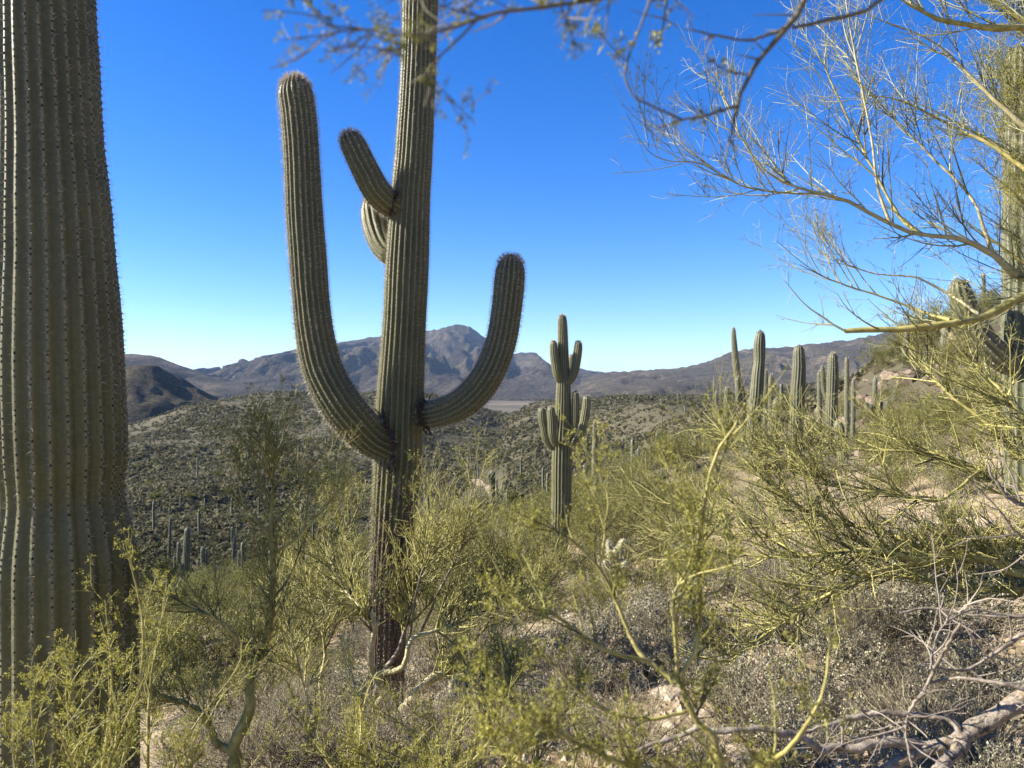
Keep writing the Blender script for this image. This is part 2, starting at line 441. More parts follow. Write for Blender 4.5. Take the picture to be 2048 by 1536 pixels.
def m_ground():
    m, nt, bs = mat('desert_soil')
    big = noise_node(nt, 0.35, 6, dist=0.5)
    fine = noise_node(nt, 9.0, 8, rough=0.7)
    soil = ramp(nt, big.outputs[0], ((0.3, (0.18, 0.138, 0.082)), (0.5, (0.27, 0.215, 0.135)), (0.72, (0.38, 0.315, 0.205))))
    fr = ramp(nt, fine.outputs[0], ((0.3, (0.50, 0.48, 0.46)), (0.55, (1.0, 1.0, 1.0)), (0.8, (1.3, 1.27, 1.2))))
    near = mixc(nt, 1.0, soil.outputs[0], fr.outputs[0], 'MULTIPLY')
    # pebbles
    tc = nt.nodes.new('ShaderNodeTexCoord')
    vo = nt.nodes.new('ShaderNodeTexVoronoi'); vo.inputs['Scale'].default_value = 14
    nt.links.new(tc.outputs['Object'], vo.inputs['Vector'])
    pr = ramp(nt, vo.outputs['Distance'], ((0.25, (0.62, 0.56, 0.48)), (0.45, (1, 1, 1))))
    near = mixc(nt, 0.7, near, pr.outputs[0], 'MULTIPLY')
    # far slopes: brush too small to build, as blotches of colour
    v2 = nt.nodes.new('ShaderNodeTexVoronoi'); v2.inputs['Scale'].default_value = 0.42; v2.inputs['Randomness'].default_value = 1
    nt.links.new(tc.outputs['Object'], v2.inputs['Vector'])
    n2 = noise_node(nt, 0.03, 5)
    far_soil = ramp(nt, n2.outputs[0], ((0.35, (0.056, 0.048, 0.031)), (0.65, (0.104, 0.086, 0.057))))
    brush = ramp(nt, vo.outputs['Distance'], ((0.2, (0.05, 0.052, 0.03)), (0.7, (0.10, 0.095, 0.055))))
    fac = ramp(nt, v2.outputs['Distance'], ((0.38, (1, 1, 1)), (0.62, (0, 0, 0))))
    far = mixc(nt, fac.outputs[0], far_soil.outputs[0], brush.outputs[0])
    ge = nt.nodes.new('ShaderNodeNewGeometry')
    ln = nt.nodes.new('ShaderNodeVectorMath'); ln.operation = 'LENGTH'
    nt.links.new(ge.outputs['Position'], ln.inputs[0])
    mr = nt.nodes.new('ShaderNodeMapRange'); mr.inputs[1].default_value = 16; mr.inputs[2].default_value = 60
    nt.links.new(ln.outputs['Value'], mr.inputs[0])
    out = mixc(nt, mr.outputs[0], near, far)
    # pale open plain beyond the ridge
    mr2 = nt.nodes.new('ShaderNodeMapRange'); mr2.inputs[1].default_value = 1000; mr2.inputs[2].default_value = 1500
    nt.links.new(ln.outputs['Value'], mr2.inputs[0])
    pl = ramp(nt, noise_node(nt, 0.006, 7).outputs[0], ((0.4, (0.075, 0.066, 0.045)), (0.68, (0.19, 0.155, 0.11))))
    out = mixc(nt, mr2.outputs[0], out, pl.outputs[0])
    nt.links.new(out, bs.inputs['Base Color'])
    bs.inputs['Roughness'].default_value = 0.95
    bs.inputs['Specular IOR Level'].default_value = 0.1
    ad = nt.nodes.new('ShaderNodeMath'); ad.operation = 'ADD'
    nt.links.new(fine.outputs[0], ad.inputs[0]); nt.links.new(vo.outputs['Distance'], ad.inputs[1])
    bump(nt, bs, ad.outputs[0], 0.6, 0.04)
    return m

def build_ground():
    th = np.concatenate((np.linspace(-46, 46, 290, endpoint=False), np.linspace(46, 314, 60, endpoint=False)))
    th = np.radians(th)
    rr = np.geomspace(0.5, 30000, 260)
    X = rr[:, None] * np.sin(th)[None]; Y = rr[:, None] * np.cos(th)[None]
    Z = H(X, Y)
    nr, nt = X.shape
    i = np.arange(nr - 1)[:, None] * nt; j = np.arange(nt)[None]; j2 = (j + 1) % nt
    Q = np.stack((i + j, i + j2, i + nt + j2, i + nt + j), axis=-1)
    mb = MB()
    V = np.stack((X, Y, Z), -1).reshape(-1, 3)
    c = len(V)
    V = np.vstack((V, [[0, 0, Hs(0, 0)]]))
    T = np.stack((np.full(nt, c), (np.arange(nt) + 1) % nt, np.arange(nt)), -1)
    mb.add(V, Q[:, :, ::-1], T[:, ::-1])
    o = mb.build('ground', m_ground()); o['kind'] = 'structure'
    return o
build_ground()

def m_mountain(name, c1, c2, c3, sc):
    m, nt, bs = mat(name)
    n1 = noise_node(nt, sc, 8, rough=0.65, dist=0.6)
    n2 = noise_node(nt, sc * 14, 6, rough=0.75)
    a = ramp(nt, n1.outputs[0], ((0.32, c1), (0.52, c2), (0.72, c3)))
    b = ramp(nt, n2.outputs[0], ((0.40, (0.42, 0.42, 0.40)), (0.58, (1.15, 1.12, 1.08))))
    tc = nt.nodes.new('ShaderNodeTexCoord')
    vo = nt.nodes.new('ShaderNodeTexVoronoi'); vo.inputs['Scale'].default_value = sc * 18
    nt.links.new(tc.outputs['Object'], vo.inputs['Vector'])
    dots = ramp(nt, vo.outputs['Distance'], ((0.25, (0.38, 0.42, 0.34)), (0.55, (1.1, 1.08, 1.05))))
    out = mixc(nt, 1.0, a.outputs[0], b.outputs[0], 'MULTIPLY')
    out = mixc(nt, 0.8, out, dots.outputs[0], 'MULTIPLY')
    nt.links.new(out, bs.inputs['Base Color'])
    bs.inputs['Roughness'].default_value = 0.95
    bs.inputs['Specular IOR Level'].default_value = 0.1
    bump(nt, bs, n2.outputs[0], 0.9, 0.12 / sc)
    return m

def mountain(name, prof, y0, base, front, back, material, seed, amp, nx=260, ny=110, power=1.25, ws=1.0, cliff=0.0):
    prof = np.array(prof, float)
    xs = (prof[:, 0] - 1024) / 1536 * y0; zs = (768 - prof[:, 1]) / 1536 * y0
    x = np.linspace(xs[0], xs[-1], nx)
    crest = np.interp(x, xs, zs)
    kern = np.array([1, 2, 1]) / 4.0
    crest = np.convolve(np.pad(crest, 1, mode='edge'), kern, 'valid')
    crest = crest + amp * 0.05 * fbm(x / (18 * ws), x * 0, 4, seed + 30)
    t = np.concatenate((-np.linspace(1, 0, int(ny * 0.72), endpoint=False) ** 1.15, np.linspace(0, 1, ny - int(ny * 0.72))))
    y = y0 + np.where(t < 0, t * front, t * back)
    Xg, Tg = np.meshgrid(x, t); Yg = np.meshgrid(x, y)[1]
    f = (1 - np.abs(Tg)) ** power
    h = np.maximum(crest[None] - base, 0.5)
    wx = Xg + 90 * ws * fbm(Xg / (300 * ws), Yg / (300 * ws), 3, seed + 9)
    rg = ridged(wx / (260 * ws), Yg / (900 * ws), 5, seed)
    rg2 = ridged(wx / (90 * ws), Yg / (220 * ws), 4, seed + 5)
    env = np.clip(f * (1 - f) * 4, 0, 1)
    z = base + h * f + amp * env * (rg * 0.55 + rg2 * 0.22 - 0.35) * (0.35 + 0.65 * h / h.max())
    if cliff:     # a rock band under the crest
        z = z - cliff * smooth(0.02, 0.05, -Tg) * (1 - smooth(0.05, 0.35, -Tg)) * np.clip(h / h.max() - 0.45, 0, 1) * (1 + 0.8 * vnoise(Xg / (60 * ws), Yg * 0, seed + 2))
    lim = base + h * (1 - np.abs(Tg) * 0.8)
    z = np.minimum(z, lim)
    z = np.where(np.abs(Tg) > 0.985, base - 30, z)
    n, k = z.shape
    i = np.arange(n - 1)[:, None] * k; j = np.arange(k - 1)[None]
    Q = np.stack((i + j, i + j + 1, i + k + j + 1, i + k + j), -1)
    mb = MB(); mb.add(np.stack((Xg, Yg, z), -1).reshape(-1, 3), Q)
    o = mb.build(name, material); o['kind'] = 'structure'
    return o

MM = {'far': m_mountain('mountain_rock', (0.044, 0.038, 0.031), (0.080, 0.068, 0.052), (0.14, 0.115, 0.086), 0.006),
      'ridge': m_mountain('ridge_scrub', (0.052, 0.047, 0.032), (0.10, 0.084, 0.060), (0.21, 0.172, 0.125), 0.009),
      'hill': m_mountain('hill_scrub', (0.040, 0.038, 0.022), (0.085, 0.072, 0.046), (0.19, 0.15, 0.098), 0.02)}
mountain('peak_mountain', [(330, 800), (430, 768), (500, 742), (560, 722), (600, 708), (680, 685), (760, 672), (840, 662), (880, 658), (905, 650), (920, 648),
         (942, 654), (960, 668), (975, 680), (1000, 692), (1018, 705), (1030, 709), (1036, 706), (1048, 704), (1074, 705), (1082, 718), (1110, 733), (1150, 736),
         (1185, 742), (1220, 745), (1300, 752), (1420, 765), (1560, 790)], 4600, -42, 2600, 1500, MM['far'], 5, 140, 360, 120, 1.2, 1.0, 45)
mountain('long_ridge', [(1060, 800), (1120, 772), (1180, 752), (1215, 744), (1260, 742), (1330, 738), (1370, 734), (1420, 722), (1450, 708), (1480, 700), (1560, 695),
         (1620, 688), (1700, 680), (1760, 668), (1830, 648), (1880, 634), (1950, 632), (2048, 620), (2300, 600), (2600, 640)], 2700, -42, 1500, 900, MM['ridge'], 23, 120, 320, 90, 1.15, 0.6, 20)
mountain('round_hill', [(-500, 760), (-250, 735), (0, 722), (150, 712), (230, 708), (270, 708), (310, 712), (350, 727), (400, 747), (440, 760), (500, 772), (620, 790)],
         2100, -42, 900, 700, MM['ridge'], 41, 50, 180, 60, 1.0, 0.5)
def cone_hill():
    pk = P(297, 727, 800); base = -40.0
    x = np.linspace(-250, 150, 170); y = np.linspace(-190, 190, 130)
    X, Y = np.meshgrid(x, y)
    rx = np.where(X < 0, X / 175, X / 98); ry = np.where(Y < 0, Y / 150, Y / 140)
    th = np.arctan2(Y, X)
    r = np.hypot(rx, ry) * (1 + 0.16 * vnoise(th * 2.2 + 30, r_ := np.hypot(X, Y) / 90, 58) + 0.10 * vnoise(th * 5 + 60, r_ * 2, 59))
    f = np.clip(1 - r, 0, 1)
    z = base + (pk[2] - base) * (0.9 * np.minimum(f, 0.93) / 0.93 + 0.1 * f) + (7.0 * fbm(X / 38, Y / 38, 5, 66) + 2.2 * ridged(X / 30, Y / 30, 4, 67)) * np.clip(f * 3, 0, 1) * (1 - 0.8 * f ** 3) - 1.5 + 2.5 * np.clip(fbm(X / 9, Y / 9, 3, 68), 0, 1) * smooth(0.75, 0.9, f)
    z = np.where(r > 0.995, base - 20, z)
    n, k = z.shape
    i = np.arange(n - 1)[:, None] * k; j = np.arange(k - 1)[None]
    mb = MB(); mb.add(np.stack((X + pk[0], Y + 800, z), -1).reshape(-1, 3), np.stack((i + j, i + j + 1, i + k + j + 1, i + k + j), -1))
    o = mb.build('pointed_hill', MM['hill']); o['kind'] = 'structure'
cone_hill()
mountain('distant_blue_hill', [(330, 770), (400, 752), (440, 747), (455, 743), (470, 742), (490, 746), (530, 752), (600, 768)], 15000, -60, 2000, 2000, MM['far'], 77, 60, 120, 40, 1.0, 2.0)

# dirt road in the valley bottom, cut across the slope
def build_road():
    ctr = [P(922, 946, 292), P(935, 955, 272), P(955, 963, 252), P(972, 974, 235), P(982, 986, 218), P(984, 999, 203), P(1000, 1003, 196), P(1040, 1001, 197), P(1085, 1000, 198), P(1130, 1003, 196)]
    c = spline([(p[0], p[1], 0) for p in ctr], 60)
    d = norm(np.gradient(c, axis=0)); s = np.stack((d[:, 1], -d[:, 0], d[:, 2] * 0), -1)
    w = np.linspace(-1.7, 1.7, 7)
    V = c[:, None] + s[:, None] * w[None, :, None]
    hz = H(c[:, 0], c[:, 1])[:, None] + 0.35
    V[:, :, 2] = np.maximum(H(V[:, :, 0], V[:, :, 1]), hz - 0.2) + 0.12 - 0.05 * (np.abs(w) > 1.5)[None]
    mb = MB(); n, k = V.shape[:2]
    i = np.arange(n - 1)[:, None] * k; j = np.arange(k - 1)[None]
    mb.add(V.reshape(-1, 3), np.stack((i + j, i + j + 1, i + k + j + 1, i + k + j), -1))
    o = mb.build('dirt_road', m_simple('road_dirt', (0.28, 0.21, 0.15), (0.40, 0.31, 0.23), 0.6, 0.95)); o['kind'] = 'structure'
build_road()
# ------------------------------------------------------------ saguaros
def ribbed(path, nr, per, depth, dome=1.6, wob=0.02, seed=0, base_pinch=0.0):
    """path: rows x,y,z,r along the stem, root to tip. Returns vertices, quads, tone, crest lines and frames"""
    g = np.random.default_rng(seed)
    p = path.copy(); n = len(p)
    c = p[:, :3]; r = p[:, 3].copy()
    L = np.concatenate(([0], np.cumsum(np.linalg.norm(np.diff(c, axis=0), axis=1))))
    hd = dome * r[-1]
    q = np.clip((L - (L[-1] - hd)) / hd, 0, 1)
    # wobble of girth
    k = np.cumsum(g.normal(size=n)) * 0.0
    k = np.interp(L, np.linspace(0, L[-1], max(4, int(L[-1] / 0.28))), g.normal(size=max(4, int(L[-1] / 0.28))))
    r = r * (1 + wob * k) * np.sqrt(np.maximum(1 - q ** 2, 0.0016))
    if base_pinch: r = r * (1 - base_pinch * np.exp(-(L / (p[0, 3] * 0.5)) ** 2))
    d = norm(np.gradient(c, axis=0))
    u = np.zeros_like(d)
    ref = np.array([0, 1.0, 0]) if abs(d[0, 1]) < 0.9 else np.array([1.0, 0, 0])
    for i in range(n):
        ref = ref - ref.dot(d[i]) * d[i]; ref /= np.linalg.norm(ref); u[i] = ref
    v = np.cross(d, u)
    m = nr * per
    ph = (np.arange(m) / per)
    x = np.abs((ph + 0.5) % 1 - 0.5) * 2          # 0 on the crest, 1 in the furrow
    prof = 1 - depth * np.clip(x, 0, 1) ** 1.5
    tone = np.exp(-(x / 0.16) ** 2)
    wander = 0.12 * np.interp(L, np.linspace(0, L[-1], 7), g.normal(size=7))
    a = (ph[None] + wander[:, None]) / nr * 2 * np.pi
    rr = r[:, None] * (1 - (1 - prof)[None] * (1 - 0.55 * q[:, None] ** 4))
    rr = rr * (1 + 0.010 * fbm(np.arange(m)[None] / per * 1.0 + seed, L[:, None] / 0.10, 2, seed))
    V = c[:, None] + rr[:, :, None] * (u[:, None] * np.cos(a)[:, :, None] + v[:, None] * np.sin(a)[:, :, None])
    i = np.arange(n - 1)[:, None] * m; j = np.arange(m)[None]; j2 = (j + 1) % m
    Q = np.stack((i + j, i + j2, i + m + j2, i + m + j), -1)
    crest = V[:, ::per]                            # (n, nr, 3)
    nrm = norm(crest - c[:, None])
    nrm = norm(nrm + d[:, None] * (q[:, None, None] ** 2) * 1.2)
    V2 = np.concatenate((V.reshape(-1, 3), [c[-1]]))
    T = np.stack(((n - 1) * m + np.arange(m), (n - 1) * m + (np.arange(m) + 1) % m, np.full(m, n * m)), -1)
    return V2, Q.reshape(-1, 4), T, np.concatenate((np.repeat(tone[None], n, 0).ravel(), [0])), crest, nrm, d, L

def areoles(crest, nrm, d, L, step, g, jit=0.25):
    n, nr, _ = crest.shape
    out_p = []; out_n = []; out_d = []; out_s = []
    for k in range(nr):
        s = np.arange(step * g.uniform(0.2, 1.0), L[-1], step) + 0.0
        s = s + g.uniform(-jit, jit, len(s)) * step
        out_p.append(np.stack([np.interp(s, L, crest[:, k, a]) for a in range(3)], -1))
        out_n.append(np.stack([np.interp(s, L, nrm[:, k, a]) for a in range(3)], -1))
        out_d.append(np.stack([np.interp(s, L, d[:, a]) for a in range(3)], -1))
        out_s.append(s / L[-1])
    return np.concatenate(out_p), norm(np.concatenate(out_n)), norm(np.concatenate(out_d)), np.concatenate(out_s)

def spine_tris(p, nn, dd, count, length, width, g, spread=0.9, frac=None):
    N = len(p)
    P_ = np.repeat(p, count, 0); N_ = np.repeat(nn, count, 0); D_ = np.repeat(dd, count, 0)
    S_ = np.cross(N_, D_)
    a = g.uniform(0, 2 * np.pi, N * count)[:, None]; w = (g.uniform(0.25, 1.0, N * count) * spread)[:, None]
    dr = norm(N_ + w * (np.cos(a) * D_ + np.sin(a) * S_))
    ln = (g.uniform(0.45, 1.0, N * count) * length)[:, None]
    if frac is not None: ln = ln * np.repeat(frac, count)[:, None]
    sd = norm(np.cross(dr, g.normal(size=dr.shape))) * width * 0.5
    V = np.stack((P_ + sd, P_ - sd, P_ + dr * ln), 1).reshape(-1, 3)
    return V, np.arange(N * count * 3).reshape(-1, 3)

def areole_bumps(p, nn, dd, r, g):
    s = np.cross(nn, dd)
    rr = (r * g.uniform(0.55, 1.25, len(p)))[:, None]
    ps = [p - nn * rr * 0.35 + (dd * math.cos(t) * 1.15 + s * math.sin(t) * 0.85) * rr for t in np.arange(5) / 5 * 2 * np.pi]
    V = np.stack(ps + [p + nn * rr * 0.55], 1).reshape(-1, 3)
    b = np.arange(len(p))[:, None, None] * 6
    f = np.array([[k, (k + 1) % 5, 5] for k in range(5)])[None]
    return V, (b + f).reshape(-1, 3)

def px_path(rows, y0, n):
    """rows (px, py, width px, dy): a stem at distance y0 + dy, given by its centre line and width in the photograph"""
    q = []
    for px, py, w, dy in rows:
        p = P(px, py, y0 + dy); q.append((*p, w / 2 / 1536 * (y0 + dy)))
    return spline(q, n)

def stem_part(name, path, parent, nr, per, depth, seed, step, sp, ar, mats=('saguaro', 'spine'), dome=1.5, wob=0.02, pinch=0.0, top_frac=0.0, label=None):
    g = np.random.default_rng(seed + 100)
    V, Q, T, tone, crest, nrm, d, L = ribbed(path, nr, per, depth, dome, wob, seed, pinch)
    mb = MB(); mb.add(V, Q, T, tone)
    o = mb.build(name, M[mats[0]], parent, True, True)
    if label: o['label'] = label
    if sp or ar:
        p, nn, dd, fr = areoles(crest, nrm, d, L, step, g)
        ch = o
        if ar:
            mb = MB(); v, t = areole_bumps(p, nn, dd, ar, g); mb.add(v, None, t)
            q = mb.build('areoles', M['areole'], o, True, kind='stuff'); q.location = (0, 0, 0)
        if sp:
            cnt, ln, wd = sp
            ff = 1 + top_frac * smooth(0.6, 1.0, fr)
            mb = MB(); v, t = spine_tris(p, nn, dd, cnt, ln, wd, g, 1.1, ff); mb.add(v, None, t)
            q = mb.build('spines', M[mats[1]], o, False, kind='stuff'); q.location = (0, 0, 0)
            # woolly growing tip
            k = fr > 1 - min(0.5, 0.75 * path[-1, 3] / L[-1])
            if dome < 3 and k.sum():
                mb = MB(); v, t = spine_tris(p[k], nn[k], dd[k], cnt * 3, ln * 1.25, wd * 1.4, g, 0.9); mb.add(v, None, t)
                q = mb.build('tip_wool', M['tip_wool'], o, False, kind='stuff'); q.location = (0, 0, 0)
    return o

def scar(parent, at, nrm, rad, seed):
    """dark corky collar where an arm leaves the stem, with short cracks running out"""
    g = np.random.default_rng(seed)
    nrm = norm(np.array(nrm, float)); u = norm(np.cross(nrm, (0, 0, 1.0))); v = np.cross(u, nrm)
    mb = MB()
    k = 26; a = np.arange(k + 1) / k * 2 * np.pi
    rr = rad * (1 + 0.06 * g.normal(size=k + 1)); rr[-1] = rr[0]
    C = np.array(at) + rr[:, None] * (np.cos(a)[:, None] * u + np.sin(a)[:, None] * v) + nrm * 0.006 * g.normal(size=k + 1)[:, None]
    V, Q = tubes(C[None], np.abs(rad * 0.14 * (1 + 0.4 * g.normal(size=k + 1)))[None], 7); mb.add(V, Q)
    for i in range(17):
        b = g.uniform(0, 2 * np.pi); dr = math.cos(b) * u + math.sin(b) * v
        L = rad * g.uniform(0.3, 0.9)
        pts = np.array([np.array(at) + dr * rad * 0.95 + (dr + 0.35 * g.normal(size=3)) * L * s - nrm * 0.0 for s in (0, 0.3, 0.65, 1.0)])
        V, Q = tubes(pts[None], np.array([[0.11, 0.08, 0.05, 0.012]]) * rad, 5); mb.add(V, Q)
    return mb.build('scar', M['scar'], parent)

# --- the thick trunk close by on the left
def near_saguaro():
    y0 = 3.2
    rows = [(140, 1720, 262, 0), (136, 1536, 262, 0), (133, 1400, 264, 0), (131, 1250, 265, 0), (130, 1130, 264, 0), (127, 1055, 244, 0), (124, 990, 224, 0), (124, 900, 238, 0), (120, 768, 238, 0), (117, 640, 230, 0), (113, 500, 214, 0),
            (107, 360, 200, 0), (101, 220, 188, 0), (96, 80, 180, 0), (92, -60, 176, 0), (86, -300, 172, 0), (80, -620, 166, 0), (76, -1000, 150, 0), (75, -1180, 140, 0)]
    path = px_path(rows, y0, 210)
    b = path[0, :3]
    t = thing('saguaro_cactus', 'huge ribbed saguaro trunk with dark dotted ribs, without arms, cropped by frame', 'cactus', (b[0], b[1], b[2]))
    t['label'] = 'thickest saguaro trunk with rows of dark spine dots and no arms in view'
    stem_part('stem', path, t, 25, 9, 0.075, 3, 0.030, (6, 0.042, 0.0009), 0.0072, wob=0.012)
near_saguaro()

# --- the saguaro with the big upturned arms
def arm_saguaro():
    y0 = 6.5
    rows = [(768, 1470, 70, 0), (770, 1430, 72, 0), (774, 1300, 74, 0), (779, 1150, 78, 0), (786, 1050, 86, 0), (795, 930, 95, 0), (798, 850, 94, 0), (802, 768, 92, 0), (809, 640, 86, 0), (815, 520, 86, 0),
            (821, 400, 78, 0), (827, 320, 75, 0), (831, 250, 74, 0), (837, 130, 69, 0), (841, 0, 71, 0), (848, -150, 70, 0), (856, -330, 66, 0), (862, -470, 58, 0)]
    path = px_path(rows, y0, 250)
    b = path[0, :3]
    t = thing('saguaro_cactus', 'tall saguaro with two long upcurved arms and two stubby ones on its upper stem', 'cactus', tuple(b))
    kw = dict(nr=24, per=6, depth=0.10)
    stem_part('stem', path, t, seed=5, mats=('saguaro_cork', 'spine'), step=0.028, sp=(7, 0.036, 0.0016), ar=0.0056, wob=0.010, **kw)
    kw = dict(per=6, depth=0.12, step=0.026, sp=(7, 0.042, 0.0018), ar=0.0045, wob=0.010)
    arm = px_path([(796, 898, 72, 0.0), (772, 888, 76, -0.08), (738, 870, 80, -0.17), (706, 838, 82, -0.26), (677, 800, 82, -0.30), (646, 740, 80, -0.30), (630, 670, 76, -0.30), (622, 600, 73, -0.30), (616, 520, 73, -0.30),
                   (609, 430, 73, -0.30), (604, 330, 72, -0.30), (598, 240, 72, -0.30), (592, 190, 70, -0.3), (590, 150, 62, -0.30)], y0, 210)
    stem_part('arm', arm, t, 21, seed=8, pinch=0.1, top_frac=0.25, label='longest arm, rising on the sunny side', **kw)
    arm = px_path([(826, 828, 50, -0.0), (852, 829, 54, -0.08), (885, 824, 57, -0.14), (925, 806, 62, -0.20), (960, 773, 64, -0.22), (985, 730, 63, -0.22), (1003, 680, 61, -0.22), (1013, 620, 60, -0.22), (1019, 560, 60, -0.22), (1023, 508, 52, -0.22)], y0, 150)
    stem_part('arm', arm, t, 19, seed=9, pinch=0.1, top_frac=0.25, label='arm curving up on the shaded side', **kw)
    arm = px_path([(800, 425, 44, -0.04), (772, 402, 54, -0.12), (752, 380, 56, -0.17), (733, 345, 55, -0.20), (715, 308, 53, -0.22), (700, 276, 50, -0.22), (694, 262, 44, -0.22)], y0, 100)
    stem_part('arm', arm, t, 15, seed=10, pinch=0.35, top_frac=0.25, label='short arm slanting outwards', **kw)
    arm = px_path([(792, 520, 46, 0.08), (768, 488, 56, 0.18), (754, 450, 58, 0.26), (751, 415, 56, 0.30), (752, 388, 50, 0.32)], y0, 80)
    stem_part('arm', arm, t, 15, seed=12, pinch=0.35, top_frac=0.25, label='stub arm behind the slanting one', **kw)
    scar(t, P(772, 893, y0 - 0.17), (-0.8, -0.45, -0.1), 0.165, 1)
    scar(t, P(852, 830, y0 - 0.12), (0.9, -0.35, 0.1), 0.105, 2)
    scar(t, P(784, 408, y0 - 0.12), (-0.9, -0.3, 0.2), 0.085, 3)
    # long bark split below the big arm
    g = np.random.default_rng(4)
    mb = MB()
    for x0, a0, a1 in ((760, 905, 985), (772, 1000, 1180), (800, 1040, 1200), (756, 1180, 1400), (785, 1240, 1420)):
        s = np.linspace(0, 1, 14)
        c = np.array([P(x0 + 4 * math.sin(5 * q) + g.normal(0, 1.5), a0 + (a1 - a0) * q, y0 - 0.135) for q in s])
        cc = np.array([np.interp(c[:, 2], path[:, 2], path[:, k]) for k in range(4)]).T
        off = c[:, 0] - cc[:, 0]; off = np.clip(off, -cc[:, 3] * 0.9, cc[:, 3] * 0.9)
        c[:, 0] = cc[:, 0] + off; c[:, 1] = cc[:, 1] - np.sqrt(np.maximum(cc[:, 3] ** 2 - off ** 2, 0)) * 0.97
        V, Q = tubes(c[None], (0.011 * np.sin(np.pi * (s * 0.94 + 0.03)) * (1 + 0.4 * g.normal(size=14)))[None].clip(0.002), 6)
        mb.add(V, Q)
    mb.build('bark_split', M['scar'], t)
arm_saguaro()

# --- the many-armed candelabra saguaro
def candelabra():
    y0 = 21.5
    path = px_path([(1116, 1140, 32, 0), (1118, 1100, 33, 0), (1121, 1040, 37, 0), (1123, 1000, 40, 0), (1124, 890, 40, 0), (1126, 840, 33, 0), (1127, 780, 29, 0), (1127, 740, 24, 0), (1126, 690, 21, 0), (1125, 650, 19, 0), (1124, 628, 16, 0)], y0, 150)
    t = thing('saguaro_cactus', 'candelabra saguaro with two tiers of upright arms around its stem', 'cactus', tuple(path[0, :3]))
    kw = dict(per=5, depth=0.16, step=0.06, sp=(5, 0.045, 0.003), ar=0, wob=0.012, top_frac=0.4)
    stem_part('stem', path, t, 18, seed=21, **kw)
    arms = [[(1128, 769, 14, -.02), (1117, 753, 18, -.1), (1111, 727, 18, -.1), (1108, 705, 17, -.1), (1107, 680, 14, -.1)],
            [(1131, 769, 14, -.05), (1145, 753, 18, -.1), (1152, 727, 18, -.1), (1156, 700, 17, -.1), (1157, 681, 14, -.1)],
            [(1133, 772, 12, .15), (1141, 755, 14, .3), (1144, 730, 13, .3), (1144, 708, 11, .3)],
            [(1106, 898, 13, -.05), (1093, 878, 17, -.05), (1088, 852, 17, -.05), (1085, 834, 17, -.05), (1084, 814, 14, -.05)],
            [(1113, 892, 13, -.3), (1106, 872, 17, -.4), (1104, 843, 18, -.4), (1102, 812, 14, -.4)],
            [(1142, 884, 12, -.1), (1149, 866, 15, -.15), (1151, 820, 16, -.15), (1151, 781, 13, -.15)],
            [(1143, 890, 13, -.2), (1159, 873, 17, -.3), (1168, 843, 18, -.3), (1173, 812, 17, -.3), (1174, 790, 14, -.3)]]
    for i, a in enumerate(arms):
        stem_part('arm', px_path(a, y0, 46), t, 14, seed=30 + i, pinch=0.35, **kw)
candelabra()

# --- saguaros farther off, each on its own spot: label, distance, stems [(px,py,w)...], arms
def simple_saguaro(label, y0, stem, arms=(), group=None, fine=True, cat='cactus'):
    rows = [(*s, 0) for s in stem]
    n = max(20, int(abs(stem[0][1] - stem[-1][1]) / 5))
    path = px_path(rows, y0, min(n, 80))
    b = path[0].copy(); zg = Hs(b[0], b[1])
    # run the stem down into the ground
    if b[2] > zg - 0.1:
        ext = b.copy(); ext[2] = zg - 0.15
        k = max(2, int((b[2] - zg) / max(1e-3, np.linalg.norm(path[1, :3] - path[0, :3]))))
        path = np.vstack((np.linspace(ext, b, min(k, 12), endpoint=False), path))
    t = thing('saguaro_cactus', label, cat, tuple(path[0, :3]), group)
    w = path[:, 3].max()
    if fine:
        kw = dict(per=4, depth=0.15, step=max(0.08, w * 0.45), sp=(4, 0.045 + 0.0003 * y0, 0.0012 * y0 ** 0.5), ar=0, wob=0.015, mats=('saguaro_far', 'spine'), top_frac=0.4)
    else:
        kw = dict(per=3, depth=0.15, step=1, sp=None, ar=0, wob=0.02, mats=('saguaro_far', 'spine'))
    sd = int(abs(stem[0][0] * 7 + y0))
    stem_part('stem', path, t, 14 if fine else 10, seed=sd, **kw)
    for i, a in enumerate(arms):
        stem_part('arm', px_path([(*s, 0) if len(s) == 3 else s for s in a], y0, 26), t, 12 if fine else 8, seed=sd + 3 + i, pinch=0.35, **kw)
    return t

